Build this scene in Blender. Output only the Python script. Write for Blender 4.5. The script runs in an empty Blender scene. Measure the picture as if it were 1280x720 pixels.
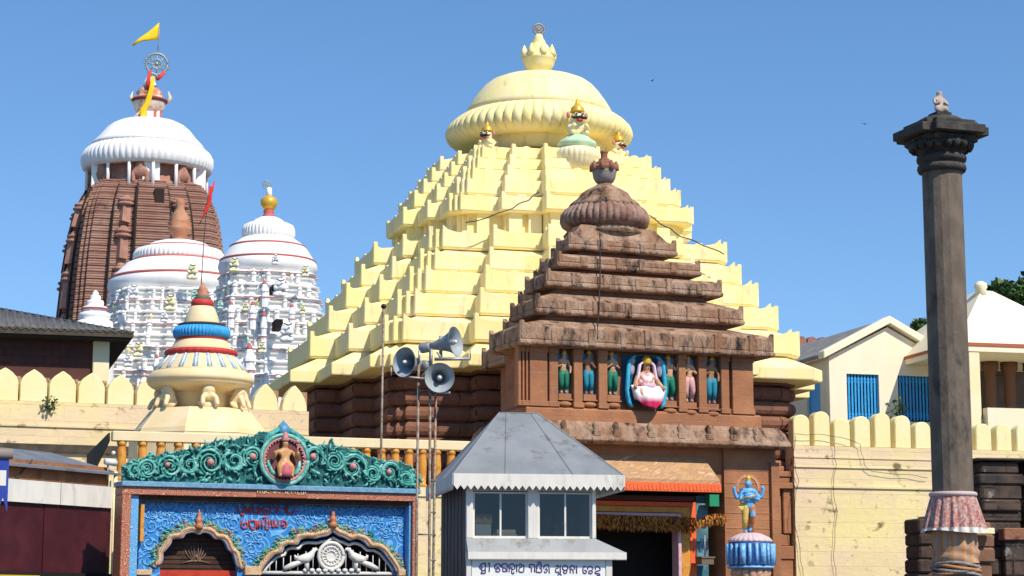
import bpy, bmesh, math, random
from math import sin, cos, pi, radians
from mathutils import Vector, Matrix
random.seed(7)
S = bpy.context.scene
COL = S.collection

# ---------------------------------------------------------------- camera, sky, sun, exposure
F = 2500.0; PITCH = radians(9.09); EYE = 1.6
CP, SP = cos(PITCH), sin(PITCH)
cam_d = bpy.data.cameras.new('camera'); cam = bpy.data.objects.new('camera', cam_d); COL.objects.link(cam)
cam_d.sensor_width = 36; cam_d.lens = F / 1280 * 36; cam_d.clip_end = 6000; cam_d.clip_start = 0.1
cam.location = (0, 0, EYE); cam.rotation_euler = (pi / 2 + PITCH, 0, 0)
S.camera = cam
SUN_EL, SUN_AZ = radians(48), radians(40)          # azimuth: to the right of straight behind the camera
sun_dir = Vector((sin(SUN_AZ) * cos(SUN_EL), -cos(SUN_AZ) * cos(SUN_EL), sin(SUN_EL)))
W = bpy.data.worlds.new('World'); S.world = W; W.use_nodes = True
wn = W.node_tree.nodes; wl = W.node_tree.links
sky = wn.new('ShaderNodeTexSky'); sky.sky_type = 'NISHITA'; sky.sun_disc = False
sky.sun_elevation = SUN_EL; sky.sun_rotation = math.atan2(sun_dir.x, sun_dir.y)
sky.altitude = 0; sky.air_density = 1.0; sky.dust_density = 0.0; sky.ozone_density = 2.0
wtc = wn.new('ShaderNodeTexCoord'); wad = wn.new('ShaderNodeVectorMath'); wad.operation = 'ADD'; wad.inputs[1].default_value = (0, 0, .10)
wl.new(wtc.outputs['Generated'], wad.inputs[0]); wl.new(wad.outputs[0], sky.inputs['Vector'])
whs = wn.new('ShaderNodeHueSaturation'); whs.inputs['Saturation'].default_value = 1.2; whs.inputs['Hue'].default_value = .501; whs.inputs['Value'].default_value = 1.2; wl.new(sky.outputs[0], whs.inputs['Color'])
bg = wn['Background']; bg.inputs['Strength'].default_value = 0.14
wl.new(whs.outputs[0], bg.inputs[0])
sd = bpy.data.lights.new('sun', 'SUN'); sd.energy = 4.9; sd.angle = radians(0.5); sd.color = (1, 0.91, 0.77)
so = bpy.data.objects.new('sun', sd); COL.objects.link(so)
so.rotation_euler = (-sun_dir).to_track_quat('-Z', 'Y').to_euler(); so.location = (20, -20, 60)
S.view_settings.view_transform = 'Standard'; S.view_settings.look = 'None'
S.view_settings.exposure = 0.08; S.view_settings.gamma = 1; S.view_settings.use_curve_mapping = False

# ---------------------------------------------------------------- surveying: sight lines of the photo give real positions
def ray(u, v):
    b = (360 - v) / F
    return ((u - 640) / F, CP - b * SP, SP + b * CP)
def at(u, v, Y):
    d = ray(u, v); s = Y / d[1]
    return Vector((d[0] * s, Y, EYE + d[2] * s))
class Fr:
    """upright local frame of a building: origin on the ground, x along its front, -y towards the viewer"""
    def __init__(s, u, v, Y, deg):
        p = at(u, v, Y); s.X, s.Y = p.x, p.y; s.th = radians(deg); s.c, s.s = cos(s.th), sin(s.th)
    def loc(s, x, y):
        dx, dy = x - s.X, y - s.Y
        return dx * s.c + dy * s.s, -dx * s.s + dy * s.c
    def _r(s, u, v):
        d = ray(u, v); o = s.loc(0, 0); e = s.loc(d[0], d[1])
        return d, o, (e[0] - o[0], e[1] - o[1])
    def hy(s, u, v, c=0.0):
        d, o, e = s._r(u, v); t = (c - o[1]) / e[1]
        return o[0] + e[0] * t, EYE + d[2] * t
    def hx(s, u, v, c=0.0):
        d, o, e = s._r(u, v); t = (c - o[0]) / e[0]
        return o[1] + e[1] * t, EYE + d[2] * t
    def cor(s, u, v, k=1.0, sx=1):
        d, o, e = s._r(u, v); t = -(o[1] / k + sx * o[0]) / (sx * e[0] + e[1] / k)
        return sx * (o[0] + e[0] * t), EYE + d[2] * t
    def w(s, x, y, z):
        return Vector((s.X + x * s.c - y * s.s, s.Y + x * s.s + y * s.c, z))
    def k(s):            # metres per photo pixel near the axis
        return (s.Y * CP + 8 * SP) / F

# ---------------------------------------------------------------- objects
def tag(o, label=None, cat=None, group=None, kind=None):
    if label: o['label'] = label
    if cat: o['category'] = cat
    if group: o['group'] = group
    if kind: o['kind'] = kind
    return o
def thing(name, label, cat, fr=None, loc=None, rz=0.0, group=None, scale=None):
    o = bpy.data.objects.new(name, None); COL.objects.link(o); o.empty_display_size = 0.2
    if fr is not None: o.location = (fr.X, fr.Y, 0); o.rotation_euler = (0, 0, fr.th)
    else: o.location = loc; o.rotation_euler = (0, 0, rz)
    if scale: o.scale = scale
    return tag(o, label, cat, group)
def copy_tree(o, parent=None):
    c = o.copy(); COL.objects.link(c)
    if parent is not None: c.parent = parent
    for ch in list(o.children): copy_tree(ch, c)
    return c

class MB:
    def __init__(s): s.v = []; s.f = []; s.m = []; s.sm = []
    def add(s, vs, fs, m=0, smooth=False):
        b = len(s.v); s.v += [tuple(p) for p in vs]
        for f in fs: s.f.append([b + i for i in f]); s.m.append(m); s.sm.append(smooth)
        return s
    def box(s, x0, x1, y0, y1, z0, z1, m=0):
        v = [(x, y, z) for z in (z0, z1) for y in (y0, y1) for x in (x0, x1)]
        return s.add(v, [(0, 2, 3, 1), (4, 5, 7, 6), (0, 1, 5, 4), (2, 6, 7, 3), (0, 4, 6, 2), (1, 3, 7, 5)], m)
    def obox(s, c, size, R, m=0):
        v = []
        for dz in (-.5, .5):
            for dy in (-.5, .5):
                for dx in (-.5, .5): v.append(Vector(c) + R @ Vector((dx * size[0], dy * size[1], dz * size[2])))
        return s.add(v, [(0, 2, 3, 1), (4, 5, 7, 6), (0, 1, 5, 4), (2, 6, 7, 3), (0, 4, 6, 2), (1, 3, 7, 5)], m)
    def loft(s, rings, m=0, smooth=False, cap0=True, cap1=True, closed=True):
        n = len(rings[0]); vs = [p for r in rings for p in r]; fs = []
        for i in range(len(rings) - 1):
            for j in range(n if closed else n - 1):
                k = (j + 1) % n
                fs.append((i * n + j, i * n + k, (i + 1) * n + k, (i + 1) * n + j))
        if cap0: fs.append(tuple(range(n - 1, -1, -1)))
        if cap1: fs.append(tuple((len(rings) - 1) * n + j for j in range(n)))
        return s.add(vs, fs, m, smooth)
    def prism(s, poly, z0, z1, m=0):
        return s.loft([[(x, y, z0) for x, y in poly], [(x, y, z1) for x, y in poly]], m)
    def prismy(s, poly, y0, y1, m=0):         # poly of (x, z) extruded along y
        return s.loft([[(x, y0, z) for x, z in poly], [(x, y1, z) for x, z in poly]], m)
    def prismx(s, poly, x0, x1, m=0):         # poly of (y, z) extruded along x
        return s.loft([[(x0, y, z) for y, z in poly], [(x1, y, z) for y, z in poly]], m)
    def lathe(s, prof, n=32, c=(0, 0, 0), m=0, smooth=True, ribs=0, amp=None, rot=0.0):
        rings = []
        for i, (r, z) in enumerate(prof):
            a = amp[i] if amp else 0
            ring = []
            for j in range(n):
                t = 2 * pi * j / n + rot
                rr = r
                if a and ribs: rr = r * (1 - a + a * abs(cos(ribs * t / 2)) ** .45)
                ring.append((c[0] + rr * cos(t), c[1] + rr * sin(t), c[2] + z))
            rings.append(ring)
        return s.loft(rings, m, smooth)
    def tube(s, pts, r, n=6, m=0, smooth=True):
        pts = [Vector(p) for p in pts]
        if not isinstance(r, (list, tuple)): r = [r] * len(pts)
        rings = []; up = Vector((0.12, 0.3, 1)).normalized()
        for i, p in enumerate(pts):
            d = (pts[min(i + 1, len(pts) - 1)] - pts[max(i - 1, 0)])
            d = d.normalized() if d.length > 1e-9 else Vector((0, 0, 1))
            a = d.cross(up)
            if a.length < 1e-3: a = d.cross(Vector((1, 0, 0)))
            a.normalize(); b = d.cross(a)
            rings.append([p + r[i] * (cos(2 * pi * j / n) * a + sin(2 * pi * j / n) * b) for j in range(n)])
        return s.loft(rings, m, smooth)
    def ball(s, c, r, n=10, k=6, m=0, R=None):
        if not isinstance(r, (list, tuple)): r = (r, r, r)
        rings = []
        for i in range(k + 1):
            a = -pi / 2 + pi * i / k; q = max(cos(a), .02); ring = []
            for j in range(n):
                p = Vector((r[0] * q * cos(2 * pi * j / n), r[1] * q * sin(2 * pi * j / n), r[2] * sin(a)))
                if R: p = R @ p
                ring.append(Vector(c) + p)
            rings.append(ring)
        return s.loft(rings, m, True)
    def build(s, name, mats, parent=None, label=None, bevel=0, cat=None, group=None, kind=None, loc=None):
        me = bpy.data.meshes.new(name); me.from_pydata(s.v, [], s.f)
        mats = mats if isinstance(mats, (list, tuple)) else [mats]
        for mt in mats: me.materials.append(mt)
        me.polygons.foreach_set('material_index', s.m); me.polygons.foreach_set('use_smooth', s.sm)
        bm = bmesh.new(); bm.from_mesh(me); bmesh.ops.recalc_face_normals(bm, faces=bm.faces); bm.to_mesh(me); bm.free()
        o = bpy.data.objects.new(name, me); COL.objects.link(o)
        if parent is not None: o.parent = parent
        if loc is not None: o.location = loc
        if bevel:
            b = o.modifiers.new('bevel', 'BEVEL'); b.width = bevel; b.segments = 1; b.limit_method = 'ANGLE'; b.angle_limit = radians(35)
        return tag(o, label, cat, group, kind)
def skin(name, chains, mat, parent=None, lvl=2, root=0):
    """one continuous body: chains of (x, y, z, radius); equal points are welded"""
    me = bpy.data.meshes.new(name); bm = bmesh.new(); lay = bm.verts.layers.skin.verify(); seen = {}
    for ch in chains:
        prev = None
        for q in ch:
            key = tuple(round(c, 4) for c in q[:3])
            if key not in seen:
                v = bm.verts.new(q[:3]); seen[key] = v
                rr = q[3] if isinstance(q[3], tuple) else (q[3], q[3])
                v[lay].radius = rr; v[lay].use_root = (len(seen) == 1)
            v = seen[key]
            if prev is not None and prev is not v and bm.edges.get((prev, v)) is None: bm.edges.new((prev, v))
            prev = v
    bm.to_mesh(me); bm.free(); me.materials.append(mat)
    o = bpy.data.objects.new(name, me); COL.objects.link(o)
    if parent is not None: o.parent = parent
    sk = o.modifiers.new('skin', 'SKIN'); sk.use_smooth_shade = True
    sb = o.modifiers.new('sub', 'SUBSURF'); sb.levels = lvl; sb.render_levels = lvl
    return o

# ---------------------------------------------------------------- materials
def rgb(c): return (c[0], c[1], c[2], 1)
def mat(name, col, rough=.7, metal=0, col2=None, scale=3.0, lo=.42, hi=.62, bump=0.0, bscale=30.0, bdist=.03, stain=None, sscale=.8,
        slo=.55, shi=.72, stretch=(1, 1, 1), rot=None, spec=.3, lines=None, brick=None):
    """lines = (colour, courses per metre, width): masonry joints along z; brick = (w, h, mortar colour)"""
    m = bpy.data.materials.new(name); m.use_nodes = True; nt = m.node_tree; N = nt.nodes; L = nt.links
    b = N['Principled BSDF']; b.inputs['Roughness'].default_value = rough; b.inputs['Metallic'].default_value = metal
    b.inputs['Specular IOR Level'].default_value = spec
    tc = N.new('ShaderNodeTexCoord'); mp = N.new('ShaderNodeMapping'); mp.inputs['Scale'].default_value = stretch
    if rot:
        mr_ = N.new('ShaderNodeMapping'); mr_.inputs['Rotation'].default_value = rot; L.new(tc.outputs['Object'], mr_.inputs['Vector']); L.new(mr_.outputs[0], mp.inputs['Vector'])
    else: L.new(tc.outputs['Object'], mp.inputs['Vector'])
    cur = None
    def ramp(src, a, bb):
        r = N.new('ShaderNodeMapRange'); r.inputs['From Min'].default_value = a; r.inputs['From Max'].default_value = bb
        L.new(src, r.inputs['Value']); return r.outputs['Result']
    def noise(sc, det=6.0, vec=mp, rgh=.6):
        n = N.new('ShaderNodeTexNoise'); n.inputs['Scale'].default_value = sc; n.inputs['Detail'].default_value = det
        n.inputs['Roughness'].default_value = rgh
        L.new(vec.outputs[0], n.inputs['Vector']); return n.outputs['Fac']
    def mix(fac, a, c):
        x = N.new('ShaderNodeMix'); x.data_type = 'RGBA'
        L.new(fac, x.inputs['Factor'])
        if isinstance(a, tuple): x.inputs[6].default_value = rgb(a)
        else: L.new(a, x.inputs[6])
        if isinstance(c, tuple): x.inputs[7].default_value = rgb(c)
        else: L.new(c, x.inputs[7])
        return x.outputs[2]
    cur = tuple(col)
    if col2: cur = mix(ramp(noise(scale), lo, hi), cur, tuple(col2))
    hgt = None
    if lines or brick:
        sx = N.new('ShaderNodeSeparateXYZ'); L.new(tc.outputs['Object'], sx.inputs[0])
        nz = N.new('ShaderNodeMath'); nz.operation = 'MULTIPLY_ADD'; nz.inputs[1].default_value = .12
        L.new(noise(1.3, 3, tc_map(N, L, tc)), nz.inputs[0]); L.new(sx.outputs['Z'], nz.inputs[2])
    if lines:
        mu = N.new('ShaderNodeMath'); mu.operation = 'MULTIPLY'; mu.inputs[1].default_value = lines[1]; L.new(nz.outputs[0], mu.inputs[0])
        fr = N.new('ShaderNodeMath'); fr.operation = 'FRACT'; L.new(mu.outputs[0], fr.inputs[0])
        lt = N.new('ShaderNodeMapRange'); lt.inputs['From Min'].default_value = lines[2]; lt.inputs['From Max'].default_value = lines[2] * .5
        L.new(fr.outputs[0], lt.inputs['Value'])
        cur = mix(lt.outputs['Result'], cur, tuple(lines[0])); hgt = lt.outputs['Result']
    if brick:
        ad = N.new('ShaderNodeMath'); ad.operation = 'ADD'; L.new(sx.outputs['X'], ad.inputs[0]); L.new(sx.outputs['Y'], ad.inputs[1])
        cb = N.new('ShaderNodeCombineXYZ'); L.new(ad.outputs[0], cb.inputs['X']); L.new(sx.outputs['Z'], cb.inputs['Y'])
        bt = N.new('ShaderNodeTexBrick'); bt.inputs['Scale'].default_value = 1; bt.inputs['Brick Width'].default_value = brick[0]
        bt.inputs['Row Height'].default_value = brick[1]; bt.inputs['Mortar Size'].default_value = brick[3] if len(brick) > 3 else .012
        L.new(cb.outputs[0], bt.inputs['Vector'])
        bt.inputs['Color1'].default_value = (0, 0, 0, 1); bt.inputs['Color2'].default_value = (1, 1, 1, 1)
        sp = mix(ramp(noise(.9, 4, tc_map(N, L, tc)), brick[4] if len(brick) > 4 else .42, (brick[4] if len(brick) > 4 else .42) + .14), (0, 0, 0), (1, 1, 1))
        hgt = bt.outputs['Fac']
        mm = N.new('ShaderNodeMath'); mm.operation = 'MULTIPLY'; L.new(bt.outputs['Fac'], mm.inputs[0]); L.new(sp, mm.inputs[1])
        tint = N.new('ShaderNodeMath'); tint.operation = 'MULTIPLY'; tint.inputs[1].default_value = .22; L.new(bt.outputs['Color'], tint.inputs[0])
        if not isinstance(cur, tuple) or col2:
            cur = mix(tint.outputs[0], cur, tuple(x * .6 for x in col))
        cur = mix(mm.outputs[0], cur, tuple(brick[2]))
    if stain:
        cur = mix(ramp(noise(sscale, 8, mp, .68), slo, shi), cur, tuple(stain))
    if isinstance(cur, tuple): b.inputs['Base Color'].default_value = rgb(cur)
    else: L.new(cur, b.inputs['Base Color'])
    if bump:
        bp = N.new('ShaderNodeBump'); bp.inputs['Strength'].default_value = bump; bp.inputs['Distance'].default_value = bdist
        src = noise(bscale, 5)
        if hgt is not None:
            sb = N.new('ShaderNodeMath'); sb.operation = 'SUBTRACT'; L.new(src, sb.inputs[0]); L.new(hgt, sb.inputs[1]); src = sb.outputs[0]
        L.new(src, bp.inputs['Height']); L.new(bp.outputs[0], b.inputs['Normal'])
    return m
_tm = {}
def tc_map(N, L, tc):
    q = N.new('ShaderNodeMapping'); L.new(tc.outputs['Object'], q.inputs['Vector']); return q
def swirl_mat(name, base, line, scale, rough=.5):
    """carved and painted scrollwork: rings around scattered centres"""
    m = bpy.data.materials.new(name); m.use_nodes = True; nt = m.node_tree; N = nt.nodes; L = nt.links
    b = N['Principled BSDF']; b.inputs['Roughness'].default_value = rough
    tc = N.new('ShaderNodeTexCoord'); ns = N.new('ShaderNodeTexNoise'); ns.inputs['Scale'].default_value = scale * .8
    mx = N.new('ShaderNodeMix'); mx.data_type = 'VECTOR'; mx.inputs['Factor'].default_value = .05
    L.new(tc.outputs['Object'], ns.inputs['Vector']); L.new(tc.outputs['Object'], mx.inputs[4]); L.new(ns.outputs['Color'], mx.inputs[5])
    vo = N.new('ShaderNodeTexVoronoi'); vo.inputs['Scale'].default_value = scale; L.new(mx.outputs[1], vo.inputs['Vector'])
    mu = N.new('ShaderNodeMath'); mu.operation = 'MULTIPLY'; mu.inputs[1].default_value = 26; L.new(vo.outputs['Distance'], mu.inputs[0])
    sn = N.new('ShaderNodeMath'); sn.operation = 'SINE'; L.new(mu.outputs[0], sn.inputs[0])
    r = N.new('ShaderNodeMapRange'); r.inputs['From Min'].default_value = .1; r.inputs['From Max'].default_value = .7; L.new(sn.outputs[0], r.inputs['Value'])
    c = N.new('ShaderNodeMix'); c.data_type = 'RGBA'; c.inputs[6].default_value = rgb(base); c.inputs[7].default_value = rgb(line)
    L.new(r.outputs[0], c.inputs['Factor']); L.new(c.outputs[2], b.inputs['Base Color'])
    bp = N.new('ShaderNodeBump'); bp.inputs['Strength'].default_value = .6; bp.inputs['Distance'].default_value = .03
    L.new(r.outputs[0], bp.inputs['Height']); L.new(bp.outputs[0], b.inputs['Normal'])
    return m

YEL = mat('yellow_limewash', (.88, .745, .335), .78, col2=(.87, .735, .43), scale=.9, bump=.25, bscale=5, stain=(.46, .35, .16), sscale=1.5, slo=.57, shi=.80, spec=.12, stretch=(1.5, 1.5, .45))
CREAM = mat('cream_paint', (.86, .72, .42), .75, col2=(.87, .77, .52), scale=.8, bump=.1, bscale=12, stain=(.5, .4, .25), sscale=1.5, slo=.66, shi=.8, spec=.15)
CREAM2 = mat('pale_cream_paint', (.86, .77, .52), .7, col2=(.86, .74, .46), scale=.9, bump=.08, bscale=12, spec=.15)
WALLY = mat('weathered_yellow_plaster', (.82, .69, .33), .85, col2=(.78, .60, .40), scale=.28, lo=.40, hi=.58, bump=.7, bscale=5, stain=(.22, .16, .08), sscale=1.7, slo=.57, shi=.66, spec=.1, stretch=(.9, .9, 1.15), brick=(1.7, .5, (.26, .18, .09), .014, .60))
MERL = mat('cream_merlon_plaster', (.86, .735, .37), .85, col2=(.86, .76, .45), scale=.7, bump=.35, bscale=6, stain=(.34, .24, .12), sscale=1.8, slo=.62, shi=.74, spec=.1)
BROWN = mat('laterite_stone', (.24, .10, .056), .85, col2=(.33, .165, .105), scale=1.1, lo=.35, hi=.65, bump=1.0, bscale=7, stain=(.035, .026, .023), sscale=1.0, slo=.60, shi=.74, spec=.15, stretch=(1, 1, 1.6))
BROWNC = mat('weathered_cornice_stone', (.28, .15, .088), .88, col2=(.44, .30, .21), scale=1.6, lo=.35, hi=.65, bump=1.0, bscale=6, bdist=.10, stain=(.030, .024, .02), sscale=1.7, slo=.50, shi=.66, spec=.12, stretch=(1.5, 1.5, .55))
SAND = mat('red_sandstone_wall', (.45, .205, .10), .85, col2=(.30, .13, .068), scale=.9, lo=.35, hi=.65, bump=.6, bscale=9, stain=(.12, .06, .045), sscale=1.4, slo=.63, shi=.78, spec=.12, brick=(.9, .42, (.40, .24, .16), .009, .5))
BRICK = mat('tower_masonry', (.31, .165, .12), .9, col2=(.40, .245, .185), scale=.35, lo=.35, hi=.65, bump=.8, bscale=3, stain=(.05, .032, .028), sscale=.25, slo=.6, shi=.75, spec=.1, lines=((.15, .07, .05), 1.55, .25))
WHITE = mat('temple_whitewash', (.88, .86, .82), .8, col2=(.80, .78, .75), scale=.5, bump=.2, bscale=4, stain=(.42, .4, .38), sscale=.5, slo=.66, shi=.82, spec=.1)
REDP = mat('red_paint', (.50, .045, .04), .6)
REDL = mat('faded_red_paint', (.50, .12, .10), .7)
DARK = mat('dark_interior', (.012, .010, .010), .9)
GREY = mat('painted_steel', (.29, .305, .31), .5, metal=.2, col2=(.24, .255, .26), scale=1.0, bump=.12, bscale=3, stain=(.13, .10, .08), sscale=1.6, slo=.55, shi=.74, stretch=(1.5, 1.5, .6))
STEEL = mat('galvanised_steel', (.40, .40, .40), .5, metal=.5, col2=(.28, .27, .25), scale=9)
WPAINT = mat('white_paint', (.74, .705, .63), .6, col2=(.66, .63, .57), scale=3, stain=(.34, .30, .25), sscale=2.2, slo=.57, shi=.76, stretch=(1.4, 1.4, .5))
BLUE = mat('bright_blue_paint', (.035, .30, .66), .5, col2=(.05, .36, .72), scale=8)
GREEN = mat('jade_paint', (.04, .31, .27), .6, col2=(.16, .50, .43), scale=9, stain=(.012, .07, .065), sscale=7, slo=.52, shi=.66, bump=.4, bscale=25)  # lighter second tone paints in glossy highlights
GREEND = mat('deep_jade_paint', (.012, .085, .085), .5, col2=(.03, .17, .155), scale=7, bump=.4, bscale=20)
PINK = mat('dusty_pink_paint', (.50, .20, .18), .5, col2=(.58, .3, .27), scale=10)
ORANGE = mat('orange_paint', (.78, .115, .03), .6, col2=(.82, .17, .05), scale=14)
OCHRE = mat('ochre_paint', (.62, .25, .035), .55, col2=(.68, .32, .06), scale=6, stain=(.3, .13, .03), sscale=4)
GOLD = mat('gold_paint', (.75, .43, .05), .35, metal=.3)
SKINP = mat('painted_flesh', (.58, .34, .19), .5, col2=(.42, .22, .11), scale=9, stain=(.12, .07, .04), sscale=7, slo=.56, shi=.7)
BLACK = mat('black_paint', (.015, .014, .014), .5)
# ---------------------------------------------------------------- ground and sky setting
g = MB(); g.add([(-1500, -300, 0), (1500, -300, 0), (1500, 2500, 0), (-1500, 2500, 0)], [(0, 1, 2, 3)])
GROUND = mat('paved_ground', (.10, .085, .07), .9, col2=(.14, .115, .09), scale=.4, bump=.2, bscale=4)
g.build('ground', GROUND, kind='structure')

def axis_prof(fr, prof, u0):
    out = []
    for hp, v in prof:
        z = fr.hy(u0, v, 0)[1]
        out.append((max(hp, .01) * (fr.Y * CP + (z - EYE) * SP) / F, z))
    return out
def ratha(ca=.93, st=.035, k=.63, a=.31, pa=1.10, pr=1.22):
    q = [(-1, -ca), (-1 + st, -ca), (-1 + st, -1 + st), (-ca, -1 + st), (-ca, -1), (-k, -1), (-k, -pa), (-a, -pa), (-a, -pr)]
    q += [(-x, y) for x, y in reversed(q)][:-5]
    out = []
    for r in range(4):
        for x, y in q:
            for _ in range(r): x, y = -y, x
            out.append((x, y))
    return out
def clean(poly):
    out = []
    for p in poly:
        if not out or math.hypot(p[0] - out[-1][0], p[1] - out[-1][1]) > 1e-5: out.append(p)
    return out
def area(poly): return sum(poly[i][0] * poly[(i + 1) % len(poly)][1] - poly[(i + 1) % len(poly)][0] * poly[i][1] for i in range(len(poly))) / 2
def inset(poly, d):
    """move every edge of a right-angled plan inwards by d (outwards if negative)"""
    n = len(poly); s = 1 if area(poly) > 0 else -1; out = []
    for i in range(n):
        a, b, c = Vector(poly[i - 1]), Vector(poly[i]), Vector(poly[(i + 1) % n])
        e, f = (b - a).normalized(), (c - b).normalized()
        n1, n2 = Vector((-e.y, e.x)) * s, Vector((-f.y, f.x)) * s
        q = 1 + n1.dot(n2)
        off = (n1 + n2) / q if q > .05 else n1
        out.append((b.x + off.x * d, b.y + off.y * d))
    return out
def horns(mb, poly, z0, z1, hh, dd, m=0, mid=True, thick=.14, proud=.03, backs=True):
    """upturned corner crests and a small middle crest along every edge of a plan"""
    n = len(poly); s = 1 if area(poly) > 0 else -1
    conv = []
    for i in range(n):
        a, b, c = Vector(poly[i - 1]), Vector(poly[i]), Vector(poly[(i + 1) % n])
        e, f = b - a, c - b
        conv.append((e.x * f.y - e.y * f.x) * s > 0)
    for i in range(n):
        p, q = Vector(poly[i]), Vector(poly[(i + 1) % n]); e = q - p; L = e.length
        if L < .05: continue
        e /= L; nv = Vector((e.y, -e.x)) * s
        if not backs and nv.y > .5: continue
        d = min(dd, L * .45); h = hh * min(1, L / .35)
        top = []
        if conv[i]: top += [(0, z1 + h), (d * .35, z1 + h * .38), (d, z1 + .02)]
        else: top += [(0, z1 + .02)]
        if mid and L > 1.0:
            c = L / 2; top += [(c - .16, z1 + .02), (c - .13, z1 + .07), (c, z1 + .10), (c + .13, z1 + .07), (c + .16, z1 + .02)]
        if conv[(i + 1) % n]: top += [(L - d, z1 + .02), (L - d * .35, z1 + h * .38), (L, z1 + h)]
        else: top += [(L, z1 + .02)]
        prof = [(0, z0)] + top + [(L, z0)]
        f, bk = [], []
        for t, z in prof:
            w = p + e * t
            f.append((w.x + nv.x * proud, w.y + nv.y * proud, z)); bk.append((w.x - nv.x * thick, w.y - nv.y * thick, z))
        mb.loft([f, bk], m)

# ---------------------------------------------------------------- the great yellow pyramid hall
Y = Fr(674, 300, 75, 16)
yt = thing('yellow_temple_hall', 'huge pale yellow stepped pyramid hall with a ribbed round crown', 'temple', Y)
UNIT = ratha()
tiers = []
for u, vt, vb in [(817, 199, 212), (829, 213, 226), (841, 227, 241), (854.6, 241, 258), (871, 262, 280),
                  (914, 309, 328), (932.5, 337, 356), (954.6, 360, 383), (980, 389, 412), (1007.5, 421, 445)]:
    h, zb = Y.cor(u, vb); _, zt = Y.cor(u, vt); tiers.append((h, zb, zt))
hE, zE = Y.cor(1037, 476); zE2 = zE + .5
def sc(p, h): return [(x * h, y * h) for x, y in p]
for i, (h, zb, zt) in enumerate(tiers):
    hn, zn = (tiers[i - 1][0] - .35, tiers[i - 1][1] + .06) if i else (2.3, zt + .35)
    if i == 5: hn, zn = tiers[4][0] - .4, zt + .25
    mb = MB(); P3 = sc(UNIT, h)
    ring = lambda pl, z: [(x, y, z) for x, y in pl]
    mb.loft([ring(sc(UNIT, h - .45), zb - .02), ring(inset(P3, .04), zb - .02), ring(P3, zb + .05), ring(P3, zt), ring(sc(UNIT, hn), zn)])
    horns(mb, P3, zb + .05, zt, .17 if i < 5 else .27, .30 if i < 5 else .55, proud=.015)
    mb.build('roof_tier', YEL, yt, bevel=.012)
# recessed neck between the two stages, with piers
hN, zN0, zN1 = tiers[4][0] - .38, tiers[5][2] + .1, tiers[4][1]
mb = MB(); mb.prism(sc(UNIT, hN), zN0 - .3, zN1)
mb.build('neck_wall', YEL, yt)
for (r, c) in ((0, 0), (1, 0), (2, 0), (3, 0)):
    for xs, dep in ((-.8, 1.0), (-.55, 1.1), (-.38, 1.1), (-.22, 1.22), (.22, 1.22), (.38, 1.1), (.55, 1.1), (.8, 1.0)):
        x, y = xs * hN, -dep * hN
        pts = [(x - .24, y - .2), (x + .24, y - .2), (x + .24, y + .05), (x - .24, y + .05)]
        for _ in range(r): pts = [(-b, a) for a, b in pts]
        MB().prism(pts, zN0 - .3, zN1 + .02).build('neck_pier', YEL, yt)
# eave
mb = MB(); P3 = sc(UNIT, hE)
mb.loft([ring(sc(UNIT, hE - .7), zE - .04), ring(inset(P3, .03), zE), ring(P3, zE + .03), ring(P3, zE + .42), ring(sc(UNIT, tiers[9][0] - .35), tiers[9][1] + .04)])
mb.build('eave', YEL, yt, bevel=.02)
# crown: neck drum, ribbed cushion, bell dome, pot finial
pr = axis_prof(Y, [(82, 200), (82, 186), (86, 184), (86, 181), (80, 180), (78, 172)], 674)
mb = MB(); mb.lathe(pr, 64); mb.build('crown_drum', YEL, yt)
pr = axis_prof(Y, [(70, 184), (96, 186), (108, 183), (115.5, 177), (117.5, 170), (115, 163), (108, 156), (99, 150), (90, 146), (70, 143)], 674)
mb = MB(); mb.lathe(pr, 480, ribs=60, amp=[0, .012, .03, .04, .045, .04, .03, .016, .004, 0], smooth=True)
mb.build('ribbed_cushion', YEL, yt)
pr = axis_prof(Y, [(93, 148), (90, 140), (84, 130), (76, 119), (69, 111), (61, 105), (50, 100.5), (38, 98), (24, 96.5), (9, 95.5), (3, 95)], 674)
mb = MB(); mb.lathe(pr, 96); mb.build('bell_dome', YEL, yt)
pr = axis_prof(Y, [(11, 98), (10, 94), (9.5, 92), (15, 88), (19, 82), (20.5, 76), (21.5, 75), (21.5, 72), (19, 71), (19, 68), (14, 64), (14.5, 62), (11, 57), (9, 55), (8, 52), (5.5, 48), (4.5, 44), (3, 43)], 674)
pot = MB().lathe(pr, 24)
for j in range(8):
    a = j * pi / 4; zz = Y.hy(674, 69, 0)[1]
    pot.lathe([(.16, 0), (.13, .2), (.02, .45)], 6, c=(.58 * cos(a), .58 * sin(a), zz - .1))
pot.build('pot_finial', YEL, yt)
GREYM = mat('aged_metal', (.32, .27, .2), .5, metal=.4)
def wheel(r, th, nspoke=8, flames=12, m=0, w=.06):
    mb = MB(); n = 28
    for rr in (r, r * .45):
        mb.tube([(rr * cos(2 * pi * j / n), 0, rr * sin(2 * pi * j / n)) for j in range(n + 1)], w * (1 if rr == r else .7), 6, m)
    for j in range(nspoke):
        a = 2 * pi * j / nspoke; mb.tube([(0, 0, 0), (r * cos(a), 0, r * sin(a))], w * .6, 5, m)
    for j in range(flames):
        a = 2 * pi * j / flames
        mb.tube([(r * cos(a), 0, r * sin(a)), (r * 1.25 * cos(a), 0, r * 1.25 * sin(a))], [w, w * .2], 5, m)
    mb.ball((0, 0, 0), (w * 2, w * 1.5, w * 2), 10, 6, m)
    return mb
zc = Y.hy(674, 37, 0)[1]
wheel(.22, .05, 8, 10, w=.035).build('wheel_finial', GREYM, yt, loc=(0, 0, zc))
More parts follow.
